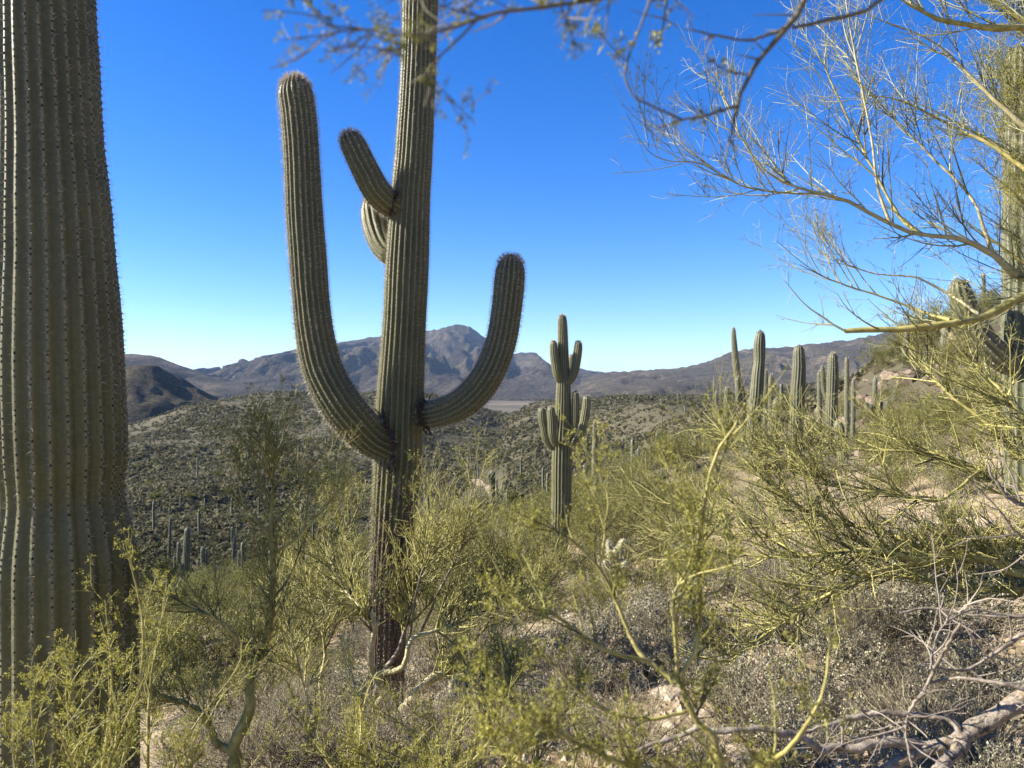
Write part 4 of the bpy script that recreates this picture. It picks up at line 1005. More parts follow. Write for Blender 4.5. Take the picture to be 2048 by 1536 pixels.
# --- sprigs right in front of the lens
def front_sprigs():
    # upright bright stems, lower middle
    y = 1.25
    LL = lambda pts, dy=0.0: limb_line(pts, y + dy)
    bx = P(1440, 1700, y); z0 = Hs(bx[0], bx[1])
    limbs = [spline([(bx[0] + .1, bx[1] + .1, z0 - .05, .008), (*P(1445, 1580, y), .0065), (*P(1390, 1438, y), .0052), (*P(1355, 1363, y), .0046), (*P(1384, 1323, y), .0040), (*P(1401, 1218, y), .0036), (*P(1397, 1128, y), .0032), (*P(1402, 1060, y), .0030), (*P(1416, 968, y), .0028), (*P(1432, 908, y), .0024), (*P(1462, 866, y), .0020), (*P(1490, 806, y), .0013)], 40),
      LL([(1356, 1365, 0, 3.6), (1350, 1263, 0, 3.2), (1347, 1193, 0, 2.8), (1379, 1128, 0, 2.4), (1388, 1060, 0, 1.8), (1350, 960, 0, 1.0)]),
      LL([(1350, 1368, 0, 4.6), (1275, 1298, .03, 4.0), (1235, 1210, .05, 3.2), (1200, 1140, .05, 2.6), (1130, 1070, .05, 1.8), (1060, 1040, .05, 1.0)]),
      LL([(1300, 1322, .02, 3.6), (1210, 1300, 0, 3.2), (1110, 1230, 0, 2.6), (1030, 1190, 0, 1.8), (980, 1110, 0, 1.0)]),
      LL([(1398, 1195, 0, 2.4), (1440, 1180, 0, 2.0), (1460, 1145, 0, 1.4), (1462, 1110, 0, .8)]),
      LL([(1380, 1420, 0, 3.4), (1280, 1440, 0, 3.0), (1180, 1400, 0, 2.4), (1100, 1320, 0, 1.8), (1050, 1250, 0, 1.0)]),
      LL([(1436, 1560, 0, 4.0), (1300, 1540, -.1, 3.4), (1180, 1500, -.15, 2.8), (1080, 1440, -.2, 2), (1020, 1380, -.2, 1)]),
      LL([(1440, 1570, 0, 3.6), (1230, 1590, -.1, 3.0), (1100, 1560, -.15, 2.6), (1010, 1510, -.2, 1.8), (960, 1440, -.2, 1)]),
      LL([(1440, 1570, 0, 4.0), (1560, 1510, -.2, 3.0), (1640, 1400, -.25, 2), (1660, 1290, -.25, 1)]),
      LL([(1200, 1140, .05, 1.8), (1210, 1060, .05, 1.5), (1215, 990, .05, 1.2), (1190, 930, .05, .7)])]
    lv = [dict(n=190, ang=(20, 55), len=(0.05, 0.17), up=(0.3, 0.25), wig=0.25, r0=0.0017, r1=0.0006, seg=6, t0=0.2, k=5),
          dict(n=620, ang=(25, 65), len=(0.02, 0.08), up=(0.2, 0.1), wig=0.3, r0=0.001, r1=0.0004, seg=4, t0=0.2)]
    leaf = [dict(on=1, n=800, rl=0.016, ll=0.0055, lw=0.0026, pairs=4), dict(on=2, n=1500, rl=0.016, ll=0.0055, lw=0.0026, pairs=4)]
    tree('palo_verde_sapling', 'slender green palo verde sapling with forked stems and tiny yellow leaflets', 'sapling', limbs, (bx[0] + .1, bx[1] + .1, z0), lv, leaf, 'pv_bark', 'pv_twig', 'pv_leaf', 76)
    # low bright foliage at the foot of the thick trunk
    y = 2.1
    bx = P(200, 1800, y); z0 = Hs(bx[0], bx[1])
    root = (bx[0], bx[1], z0)
    limbs = []
    for (px, py, dy) in ((250, 1080, 0), (150, 1290, 0), (60, 1370, .1), (330, 1200, .3), (480, 1330, .2), (20, 1480, -.1), (400, 1450, -.2), (210, 1200, .2), (540, 1480, 0), (100, 1420, -.3), (300, 1330, -.3), (240, 1380, -.2)):
        e = P(px, py, y + dy); r0 = np.array(root)
        m1 = r0 * .6 + e * .4 + np.array([0.08, 0, .02]) * rng.normal(); m2 = r0 * .25 + e * .75 + np.array([.05, 0, .02]) * rng.normal()
        limbs.append(spline([(*r0, .008), (*m1, .006), (*m2, .004), (*e, .0012)], 22))
    lv = [dict(n=230, ang=(20, 60), len=(0.07, 0.24), up=(0.35, 0.25), wig=0.25, r0=0.0022, r1=0.0008, seg=6, t0=0.35),
          dict(n=1000, ang=(25, 65), len=(0.03, 0.11), up=(0.2, 0.1), wig=0.3, r0=0.0014, r1=0.0005, seg=4, t0=0.2)]
    leaf = [dict(on=1, n=900, rl=0.018, ll=0.0075, lw=0.0034, pairs=3), dict(on=2, n=2500, rl=0.018, ll=0.0075, lw=0.0034, pairs=3)]
    tree('palo_verde_sapling', 'bright yellow-green leafy sprigs at the foot of the thickest saguaro trunk', 'sapling', limbs, root, lv, leaf, 'pv_bark', 'pv_twig', 'pv_leaf', 77)
    # twiggy sprigs in front of the pale crooked limbs
    y = 2.7
    bx = P(900, 1720, y); z0 = Hs(bx[0], bx[1]); root = (bx[0], bx[1], z0)
    limbs = []
    g2 = np.random.default_rng(8)
    for (px, py, dy) in ((700, 1330, .3), (760, 1420, .1), (640, 1440, .2), (860, 1400, .2), (930, 1330, .3), (990, 1280, .3), (1060, 1330, .2), (1010, 1420, 0), (900, 1470, -.2), (1110, 1400, .1), (720, 1490, -.2), (810, 1500, -.3), (600, 1500, 0), (1180, 1330, .3), (1080, 1230, .4), (560, 1400, .3)):
        e = P(px, py, y + dy); r0 = np.array(root)
        m1 = r0 * .6 + e * .4 + np.array([0.1, .05, .03]) * g2.normal(size=3); m2 = r0 * .25 + e * .75 + np.array([.07, .04, .03]) * g2.normal(size=3)
        limbs.append(spline([(*r0, .010), (*m1, .0075), (*m2, .005), (*e, .0014)], 22))
    lv = [dict(n=330, ang=(20, 65), len=(0.08, 0.3), up=(0.3, 0.2), wig=0.28, r0=0.0028, r1=0.0009, seg=6, t0=0.3),
          dict(n=1400, ang=(25, 70), len=(0.03, 0.13), up=(0.15, 0.1), wig=0.3, r0=0.0017, r1=0.0006, seg=4, t0=0.2)]
    leaf = [dict(on=1, n=500, rl=0.018, ll=0.0085, lw=0.0042, pairs=3), dict(on=2, n=2300, rl=0.018, ll=0.0085, lw=0.0042, pairs=3)]
    tree('palo_verde_sapling', 'twiggy palo verde sprigs growing in front of the crooked pale limbs', 'sapling', limbs, root, lv, leaf, 'pv_bark', 'pv_twig', 'pv_leaf', 78)
front_sprigs()

# --- overhanging boughs close above the lens, from a tree that stands beside the photographer
def overhang():
    y = 0.62
    tx, ty = 1.55, 0.35; z0 = Hs(tx, ty)
    LL = lambda pts, dy=0.0: limb_line(pts, y + dy)
    top = (*P(1900, -300, .75), .012)
    limbs = [spline([(tx, ty, z0 - .1, .06), (tx, ty, -.6, .05), (tx - .1, ty + .05, .3, .04), (tx - .4, ty + .2, .75, .028), (*P(1900, -420, .75), .016), (*P(1700, -330, .7), .010), (*P(1500, -190, .65), .007)], 36),
      LL([(1500, -190, .03, 6), (1350, -60, 0, 4), (1200, -4, -.02, 2.6), (1090, 14, -.03, 2.2), (1000, 26, -.03, 2.0), (940, 42, -.03, 1.8), (880, 62, -.03, 1.6), (800, 72, -.03, 1.4), (720, 56, -.03, 1.2), (675, 66, -.03, 1.0), (565, 80, -.03, .5)]),
      LL([(955, 38, -.03, 1.5), (900, 95, -.03, 1.3), (860, 138, -.03, 1.0), (885, 180, -.03, .8), (935, 232, -.03, .4)]),
      LL([(1100, 12, -.03, 1.4), (1000, -20, 0, 1.2), (860, -10, 0, 1.0), (760, -40, 0, .6)]),
      LL([(860, 70, -.03, 1.3), (800, 95, -.05, 1.1), (750, 105, -.05, .7)]),
      LL([(720, 56, -.03, 1.0), (650, 45, -.03, .8), (600, -20, -.03, .5)]),
      LL([(1120, 5, -.03, 1.2), (1140, 60, -.03, .9), (1155, 95, -.03, .4)]),
      LL([(1700, -330, .08, 8), (1660, -120, .1, 5), (1610, 0, .1, 4.0), (1575, 56, .1, 3.6), (1540, 92, .1, 3.2), (1500, 150, .1, 2.8), (1476, 208, .1, 2.4), (1462, 270, .1, 1.6), (1450, 320, .1, .8)]),
      LL([(1575, 56, .1, 2.4), (1500, 80, .1, 1.8), (1430, 70, .1, 1.5), (1365, 57, .1, .6)]),
      LL([(1900, -420, .1, 8), (1850, -120, .1, 4), (1760, 2, .1, 3.0), (1680, 34, .1, 2.8), (1585, 55, .1, 2.4)]),
      LL([(1476, 210, .1, 2.2), (1420, 228, .1, 1.9), (1365, 240, .1, 1.7), (1312, 257, .1, .8)]),
      LL([(1362, 238, .1, 1.6), (1310, 215, .1, 1.5), (1270, 195, .1, 1.4), (1250, 150, .1, 1.5), (1262, 100, .1, 1.3), (1300, 0, .1, 1.5), (1330, -150, .1, 2)]),
      LL([(1345, -100, .1, 1.6), (1330, 30, .1, 1.2), (1318, 90, .1, .5)]),
      LL([(1500, 150, .1, 1.4), (1450, 140, .1, 1.0), (1405, 105, .1, .5)]),
      LL([(1250, 120, .1, 1.0), (1215, 85, .1, .8), (1195, 60, .1, .4)])]
    g = np.random.default_rng(9)
    t = thing('palo_verde_tree', 'thorny boughs hanging in overhead, out of focus, dark against the sky', 'tree', (tx, ty, z0))
    for i, l in enumerate(limbs):
        l = knobbly(l, g, 0.08)
        if i: l[:, 3] *= 0.75
        mb = MB(); V, Q = tubes(l[None, :, :3], l[None, :, 3], 8); mb.add(V, Q)
        mb.build('trunk' if i == 0 else 'limb', M['pv_bark'] if i == 0 else M['bough'], t)
    sel = [np.stack([np.interp(np.linspace(0, 1, 10), np.linspace(0, 1, len(l)), l[:, k]) for k in range(4)], -1) for l in limbs]
    A = np.stack(sel[1:7]); B = np.stack(sel[7:])
    tw = MB(); lf = MB()
    C1, r1 = grow(A[:, :, :3], A[:, :, 3], 74, 0.25, 1.0, (20, 60), (0.02, 0.075), (-0.05, 0.05), 0.3, 6, 0.0009, 0.0004, g)
    V, Q = tubes(C1, r1, 5); tw.add(V, Q)
    V, Q = sprays(A[:, :, :3], 70, 0.35, 1.0, 0.012, 0.0036, 0.0019, 5, g); lf.add(V, Q)
    V, Q = sprays(C1, 130, 0.1, 1.0, 0.012, 0.0036, 0.0019, 5, g); lf.add(V, Q)
    C2, r2 = grow(B[:, :, :3], B[:, :, 3], 34, 0.35, 1.0, (45, 85), (0.012, 0.05), (0, 0), 0.1, 4, 0.0011, 0.0003, g)
    V, Q = tubes(C2, r2, 5); tw.add(V, Q)
    V, Q = sprays(B[-5:, :, :3], 46, 0.1, 1.0, 0.012, 0.005, 0.0026, 4, g); lf.add(V, Q)
    tw.build('twigs', M['bough'], t, True, kind='stuff')
    lf.build('leaves', M['pv_leaf_green'], t, False, kind='stuff')
overhang()

# --- grey fallen wood, lower right
def dead_wood():
    y = 1.9
    LL = lambda pts, dy=0.0: limb_line(pts, y + dy, 34)
    bx = P(2300, 1180, y); z0 = Hs(bx[0], bx[1])
    limbs = [spline([(bx[0], bx[1], z0 - .05, .036), (*P(2200, 1310, y), .033), (*P(2048, 1393, y), .030), (*P(1980, 1438, y), .027), (*P(1925, 1474, y), .024), (*P(1870, 1496, y), .021), (*P(1815, 1513, y), .018), (*P(1770, 1540, y), .016), (*P(1690, 1620, y), .012)], 40),
      LL([(1935, 1470, 0, 18), (1915, 1500, -.05, 17), (1880, 1536, -.08, 16), (1820, 1620, -.1, 14)]),
      LL([(1875, 1493, 0, 15), (1765, 1488, 0, 13), (1680, 1497, 0, 12), (1640, 1502, 0, 11.5), (1596, 1470, 0, 10.5), (1525, 1460, 0, 9.5), (1440, 1461, 0, 9), (1400, 1453, .02, 8.5), (1384, 1461, .02, 7.5), (1320, 1483, .02, 6.5), (1275, 1503, .02, 5.5), (1238, 1528, 0, 5), (1180, 1600, 0, 4)]),
      LL([(1922, 1468, 0, 11), (1902, 1438, .02, 9), (1870, 1433, .04, 8.5), (1820, 1428, .05, 8), (1750, 1428, .05, 8), (1680, 1443, .04, 7), (1610, 1464, .02, 5)]),
      LL([(1815, 1428, .05, 5), (1855, 1368, .02, 4.5), (1870, 1333, 0, 4.5), (1900, 1283, -.05, 5), (1922, 1245, -.08, 4)]),
      LL([(1856, 1366, .02, 4), (1900, 1357, 0, 4.5), (1950, 1358, -.05, 5), (2048, 1378, -.1, 6), (2200, 1430, -.1, 9)]),
      LL([(1815, 1430, .05, 3.6), (1812, 1470, -.1, 3.2), (1825, 1536, -.2, 3)]),
      LL([(1800, 1226, .3, 3), (1860, 1216, .3, 4), (1950, 1230, .25, 5), (2048, 1234, .2, 7), (2200, 1245, .2, 10)]),
      LL([(1870, 1335, 0, 3), (1930, 1340, .1, 4), (1985, 1310, .1, 5), (2048, 1270, .1, 7), (2200, 1220, .1, 9)]),
      LL([(1860, 1340, 0, 3), (1880, 1260, .1, 3), (1940, 1220, .2, 3), (1990, 1225, .2, 3)]),
      LL([(1700, 1440, .05, 3.5), (1685, 1470, .05, 2.5), (1670, 1500, .05, 1.5)]),
      LL([(2200, 1000, .3, 9), (2048, 1010, .3, 7), (1990, 960, .3, 5), (1975, 925, .3, 3)]),
      LL([(2200, 1060, .2, 8), (2060, 1080, .2, 5), (1990, 1010, .2, 3), (1930, 950, .2, 1.5)])]
    g = np.random.default_rng(19)
    t = thing('fallen_branch', 'weathered grey dead branch with peeling yellow bark lying across the slope', 'branch', (bx[0], bx[1], z0))
    for i, l in enumerate(limbs):
        l = knobbly(l, g, 0.10); l[:, 3] *= 0.85
        mb = MB(); V, Q = tubes(l[None, :, :3], l[None, :, 3], 12); mb.add(V, Q)
        mb.build('limb', M['dead_bark'] if i < 2 else M['dead'], t)
    sel = [np.stack([np.interp(np.linspace(0, 1, 10), np.linspace(0, 1, len(l)), l[:, k]) for k in range(4)], -1) for l in limbs[3:]]
    A = np.stack(sel); tw = MB()
    C1, r1 = grow(A[:, :, :3], A[:, :, 3], 60, 0.05, .8, (30, 80), (0.06, 0.3), (0, 0), 0.35, 7, 0.0026, 0.0008, g)
    V, Q = tubes(C1, r1, 5); tw.add(V, Q)
    C2, r2 = grow(C1, r1, 160, 0.1, 1, (25, 70), (0.03, 0.14), (0, 0), 0.35, 5, 0.0016, 0.0005, g)
    V, Q = tubes(C2, r2, 4); tw.add(V, Q)
    tw.build('twigs', M['dead_twig'], t, True, kind='stuff')

def m_deadbark():
    m, nt, bs = mat('peeling_bark')
    n1 = noise_node(nt, 34, 8, dist=1.6)
    a = ramp(nt, n1.outputs[0], ((0.36, (0.035, 0.026, 0.018)), (0.44, (0.16, 0.13, 0.10)), (0.51, (0.27, 0.235, 0.19)), (0.58, (0.21, 0.155, 0.085)), (0.70, (0.11, 0.07, 0.035))))
    nt.links.new(a.outputs[0], bs.inputs['Base Color']); bs.inputs['Roughness'].default_value = 0.85
    bump(nt, bs, n1.outputs[0], 1.0, 0.012)
    return m
M['dead_bark'] = m_deadbark()
dead_wood()
# ------------------------------------------------------------ bushes, brush, stones
HID = []
def proto_bush(name, label, cat, group, seed, h, w, nst, ntw, nlf, ll, lw, tm, lm, up=0.5, bare=0.0, rs=0.008):
    """a bush h high and w wide standing at the origin"""
    g = np.random.default_rng(seed)
    a = g.uniform(0, 2 * np.pi, nst); sp = np.sqrt(g.uniform(0.05, 1, nst))
    e = np.stack((np.cos(a) * sp * w / 2, np.sin(a) * sp * w / 2, h * (1 - 0.55 * sp ** 2) * g.uniform(0.7, 1.05, nst)), -1)
    q = np.linspace(0, 1, 6)[None, :, None]
    C = e[:, None] * q; C[:, :, 2] = e[:, None, 2] * (q[:, :, 0] ** 0.8)
    C[:, 1:] += g.normal(size=(nst, 5, 3)) * 0.035 * h
    r = np.linspace(rs, rs * 0.25, 6)[None] * g.uniform(0.7, 1.3, nst)[:, None]
    tw = MB(); V, Q = tubes(C, r, 4); tw.add(V, Q)
    C1, r1 = grow(C, r, ntw, 0.25, 1.0, (20, 65), (0.16 * h, 0.42 * h), (up, 0.3), 0.25, 4, rs * 0.4, rs * 0.12, g)
    V, Q = tubes(C1, r1, 3); tw.add(V, Q)
    C2, r2 = grow(C1, r1, ntw * 2, 0.2, 1.0, (25, 70), (0.06 * h, 0.18 * h), (up * .5, 0.1), 0.3, 3, rs * 0.22, rs * 0.08, g)
    V, Q = tubes(C2, r2, 3); tw.add(V, Q)
    t = thing(name, label, cat, (0, 0, 0), group)
    tw.build('branches', M[tm], t, True, kind='stuff')
    if nlf:
        S = np.concatenate((C1[:, 1:], C2[:, [0, 1, 2]] if C2.shape[1] == 3 else C2[:, :3]))
        i = g.integers(0, len(S), nlf); j = g.integers(0, 2, nlf); f = g.uniform(0, 1, nlf)[:, None]
        pos = S[i, j] * (1 - f) + S[i, j + 1] * f
        d = norm(S[i, j + 1] - S[i, j] + g.normal(size=(nlf, 3)) * 0.06 * h + np.array([0, 0, .02 * h]))
        V, Q = leaves(pos, d, g.uniform(0.6, 1.3, nlf) * ll, g.uniform(0.7, 1.3, nlf) * lw, g)
        lf = MB(); lf.add(V, Q); lf.build('leaves', M[lm], t, False, kind='stuff')
    return t

def zone(x, y):
    r = x / y
    if y > 80: return 'left' if r < -0.2 else 'mid'
    if y < 12: return 'foot' if r < 0.08 else 'bare'
    if r > 0.3: return 'rocky'
    return 'candelabra' if r > -0.08 else 'fall'
WHERE = {'foot': 'near the crooked limbs at the two-armed saguaro\'s foot', 'bare': 'on the bare stony slope under the sprawling limbs', 'rocky': 'on the rocky hillside among the saguaro columns',
         'candelabra': 'on the slope around the candelabra saguaro', 'fall': 'on the slope falling away beyond the thickest trunk', 'left': 'on the valley slope below the pointed hill', 'mid': 'on the valley slope around the dirt road'}
KIND = {'palo_verde_bush': ('yellow-green palo verde bush', 'palo verde bushes'), 'brittlebush': ('silvery brittlebush', 'brittlebushes'), 'dry_shrub': ('leafless dry shrub', 'dry shrubs'), 'valley_bush': ('rounded green bush', 'green bushes')}
def relabel(o, x, y, sc):
    k = o.name.split('.')[0]
    if k not in KIND: return
    big = 'large' if sc > 1.15 else ('small' if sc < 0.8 else 'mid-sized')
    o['label'] = big + ' ' + KIND[k][0] + ' ' + WHERE[zone(x, y)]
    o['group'] = big + ' ' + KIND[k][1] + ' ' + WHERE[zone(x, y)]
used = {}
def put(proto, x, y, sc, dz=-0.05, label=None):
    """the first spot moves the model itself, later ones get copies"""
    z = Hs(x, y) + dz * sc if np.isscalar(sc) else Hs(x, y) + dz
    rz = rng.uniform(0, 6.28)
    if proto.name not in used:
        used[proto.name] = 1; HID.append(proto)
        proto['_first'] = 1
        FIRST.append((proto, x, y, z, rz, sc, label)); return
    relabel(copy_tree(proto, (x, y, z), rz, sc, label), x, y, sc)
FIRST = []

B = {}
LG = 'yellow-green palo verde bush among the brush on the near slope'
B['g'] = [proto_bush('palo_verde_bush', LG, 'bush', 'green bushes on the near slope', 200 + i, 1.5, 2.0, 24, 330, 3800, 0.055, 0.016, 'bushtwig', 'bushleaf') for i in range(4)]
LB = 'low silvery brittlebush with pale grey leaves on the stony slope'
B['b'] = [proto_bush('brittlebush', LB, 'bush', 'brittlebushes on the stony slope', 300 + i, 0.42, 0.8, 40, 300, 2600, 0.021, 0.010, 'drystem', 'brittle', 0.4, rs=0.004) for i in range(3)]
LT = 'leafless tangle of dry grey-brown stems on the slope'
B['t'] = [proto_bush('dry_shrub', LT, 'shrub', 'leafless dry shrubs on the slope', 400 + i, 0.5, 0.9, 46, 420, 260, 0.018, 0.008, 'drystem', 'brittle', 0.2, rs=0.0042) for i in range(3)]
VG = 'rounded green bush on the far valley slope'
B['v'] = [proto_bush('valley_bush', VG, 'bush', 'green bushes on the valley slope', 500 + i, 2.0, 3.4, 14, 60, 1100, 0.30, 0.13, 'bushtwig', 'bushleaf', 0.4, rs=0.03) for i in range(3)]

# near slope: palo verde bushes placed where the photograph shows green masses (px, py of the foot, distance, size)
GREEN = [(880, 1190, 9.5, .75), (990, 1180, 10, .8), (940, 1150, 13, .9), (1060, 1150, 12, .85), (860, 1130, 15, 1.0), (1010, 1120, 16, 1.1), (1060, 1100, 19, 1.1), (920, 1090, 21, 1.2), (1190, 1120, 15, .9), (1170, 1090, 24, 1.2),
         (1250, 1090, 18, 1.1), (1310, 1080, 15, 1.0), (1230, 1050, 30, 1.3), (1300, 1030, 26, 1.3), (1380, 1030, 20, 1.2), (1350, 1000, 34, 1.4), (1420, 980, 26, 1.2), (1440, 950, 38, 1.5), (1180, 1030, 42, 1.4), (1250, 1000, 50, 1.6), (1100, 1040, 40, 1.4),
         (1040, 1050, 38, 1.4), (960, 1060, 36, 1.4), (880, 1060, 40, 1.4), (1500, 940, 30, 1.2), (1480, 900, 48, 1.5), (1550, 920, 36, 1.2), (1400, 910, 52, 1.6), (1330, 950, 58, 1.7), (1620, 960, 24, .9), (1560, 980, 18, .8), (1720, 930, 30, 1.0),
         (620, 1190, 24, 1.2), (690, 1170, 26, 1.2), (560, 1200, 27, 1.2), (480, 1220, 28, 1.2), (420, 1250, 25, 1.1), (360, 1260, 26, 1.1), (310, 1270, 24, 1.0), (300, 1230, 38, 1.4), (440, 1200, 40, 1.4), (520, 1180, 42, 1.4), (640, 1140, 44, 1.5), (700, 1120, 48, 1.5), (590, 1150, 50, 1.5), (400, 1210, 48, 1.5),
         (340, 1330, 14, .9), (420, 1330, 15, .95), (520, 1300, 16, .95), (600, 1290, 14, .9), (660, 1260, 17, 1.0), (300, 1370, 11, .7), (450, 1400, 9, .6), (560, 1380, 9, .6), (640, 1400, 8, .5),
         (820, 1110, 30, 1.3), (760, 1100, 40, 1.5), (1780, 880, 40, 1.2), (1700, 860, 50, 1.3), (1830, 780, 56, 2.0), (1860, 730, 64, 2.4), (1840, 720, 66, 2.2), (1880, 700, 68, 2.0), (1770, 745, 66, 1.3), (1940, 760, 44, 1.4), (1990, 790, 36, 1.3), (1930, 840, 30, 1.1), (1990, 860, 22, 1.0), (2030, 820, 20, 1.0), (1880, 850, 34, 1.1), (1980, 640, 76, 1.8), (2000, 640, 78, 1.6),
         (1260, 1190, 9.0, .35), (1330, 1170, 9.5, .4), (1400, 1150, 10, .45), (1290, 1150, 11, .5), (1210, 1170, 10, .45), (1800, 980, 14, .5), (1870, 970, 14, .5), (1760, 1000, 13, .45), (1930, 950, 16, .6), (1830, 940, 18, .6), (1900, 1010, 11.5, .4), (1350, 1120, 12, .5)]
for i, (px, py, y, s) in enumerate(GREEN):
    if 1450 < px < 1740: s *= 0.55
    p = P(px, py, y); put(B['g'][i % 4], p[0], p[1], s * rng.uniform(0.9, 1.12))
# some more, scattered, clear of the camera and of the bigger plants
k = 0
while k < 120:
    y = rng.uniform(14, 80); x = rng.uniform(-0.5, 0.62) * y
    if abs(x - 1.35) < 1.6 and y < 21: continue
    if 0.25 < x / y < 0.48 and y < 46: continue
    put(B['g'][k % 4], x, y, rng.uniform(0.8, 1.5) * (1 + 0.004 * y)); k += 1
BRIT = [(1240, 1230, 7.5, 1.1), (1300, 1210, 8.5, 1.1), (1210, 1270, 6.6, 1.0), (1340, 1250, 7.2, 1.0), (1600, 1260, 5.6, .8), (1520, 1380, 4.4, .8), (1620, 1420, 3.9, .8), (1580, 1470, 3.4, .7), (1700, 1400, 3.6, .8), (1460, 1440, 4.0, .7), (1660, 1340, 4.6, .8),
        (1760, 1330, 4.4, .8), (1850, 1350, 3.7, .75), (1950, 1300, 4.0, .8), (2020, 1340, 3.6, .8), (1900, 1420, 3.0, .7), (1980, 1480, 2.7, .6), (1780, 1460, 3.0, .65), (1860, 1240, 5.0, .8), (1980, 1220, 5.0, .9), (1380, 1400, 4.8, .7), (1300, 1380, 5.2, .8), (1220, 1400, 5.0, .8),
        (1130, 1340, 6.2, .8), (1060, 1330, 6.8, .8), (1000, 1420, 5.2, .6), (920, 1450, 4.9, .55), (860, 1480, 4.7, .5), (430, 1420, 6.0, .8), (400, 1390, 7.0, .9), (560, 1420, 6.5, .7), (690, 1500, 4.6, .5), (1100, 1450, 4.4, .6), (1180, 1480, 3.8, .6), (2030, 1180, 6.2, .9), (1640, 1150, 8.0, 1.0), (1560, 1140, 9.0, 1.0), (1480, 1150, 9.0, 1.0), (1700, 1120, 9, 1.0), (1820, 1090, 9, 1.0), (1900, 1050, 10, 1.0), (1960, 1000, 12, 1.0)]
for i, (px, py, y, s) in enumerate(BRIT):
    p = P(px, py, y); put(B['b'][i % 3], p[0], p[1], s * rng.uniform(0.85, 1.15), -0.03)
k = 0
while k < 140:
    y = rng.uniform(5, 40); x = rng.uniform(-0.35, 0.62) * y
    put(B['b'][k % 3], x, y, rng.uniform(0.7, 1.3), -0.03); k += 1
DRY = [(1640, 1240, 5.8, .9), (1700, 1250, 5.2, .9), (1760, 1210, 5.8, .9), (1560, 1210, 6.6, .9), (1780, 1400, 3.6, .8), (1850, 1400, 3.2, .8), (1950, 1380, 3.2, .8), (2010, 1440, 2.7, .7), (1720, 1300, 4.8, .8), (1320, 1340, 5.4, .8), (1440, 1290, 5.8, .7), (1500, 1460, 3.7, .7),
       (1000, 1350, 6.0, .8), (900, 1400, 5.8, .7), (960, 1470, 4.4, .6), (1060, 1500, 4.0, .6), (820, 1500, 4.4, .6), (720, 1480, 5.0, .6), (600, 1460, 5.0, .7), (540, 1500, 4.2, .7), (470, 1450, 5.0, .7), (640, 1350, 7.5, .9), (560, 1540, 3.6, .8), (680, 1560, 3.5, .8), (780, 1560, 3.4, .8), (880, 1560, 3.4, .8), (960, 1540, 3.4, .7), (620, 1500, 4.2, .8), (740, 1530, 4.0, .8), (850, 1530, 4.0, .8), (480, 1520, 3.8, .8), (1040, 1470, 4.2, .8), (400, 1530, 3.6, .7), (1130, 1420, 4.8, .8), (380, 1470, 4.4, .7), (1850, 1180, 6.0, .9), (1950, 1150, 6.4, .9), (1920, 1090, 8, 1), (1660, 1190, 7, .9), (1400, 1180, 8, .9), (1740, 1040, 11, 1), (1660, 1060, 11, 1), (1280, 1500, 3.6, .7), (1400, 1500, 3.4, .6)]
for i, (px, py, y, s) in enumerate(DRY):
    p = P(px, py, y); put(B['t'][i % 3], p[0], p[1], s * rng.uniform(0.85, 1.2), -0.02)
k = 0
while k < 90:
    y = rng.uniform(24, 72); x = rng.uniform(0.34, 0.66) * y
    put(B['t'][k % 3], x, y, rng.uniform(0.9, 1.9), -0.02); k += 1
k = 0
while k < 110:
    y = rng.uniform(4.5, 45); x = rng.uniform(-0.5, 0.62) * y
    put(B['t'][k % 3], x, y, rng.uniform(0.7, 1.4), -0.02); k += 1

# valley slope: the largest bushes singly, the rest of the brush as one mass
g = np.random.default_rng(77)
pts = []
while len(pts) < 250:
    y = 80 * (520 / 80) ** g.uniform(0, 1); x = g.uniform(-0.62, 0.36) * y
    if fbm(np.array([x / 40]), np.array([y / 40]), 3, 90)[0] < -0.05: continue
    if abs(x + 6) < 9 and 190 < y < 300: continue
    pts.append((x, y))
for i, (x, y) in enumerate(pts):
    put(B['v'][i % 3], x, y, g.uniform(0.6, 1.25), -0.1)

for proto, x, y, z, rz, sc, label in FIRST:
    proto.location = (x, y, z); proto.rotation_euler = (0, 0, rz); proto.scale = (sc,) * 3 if np.isscalar(sc) else sc
    relabel(proto, x, y, sc)

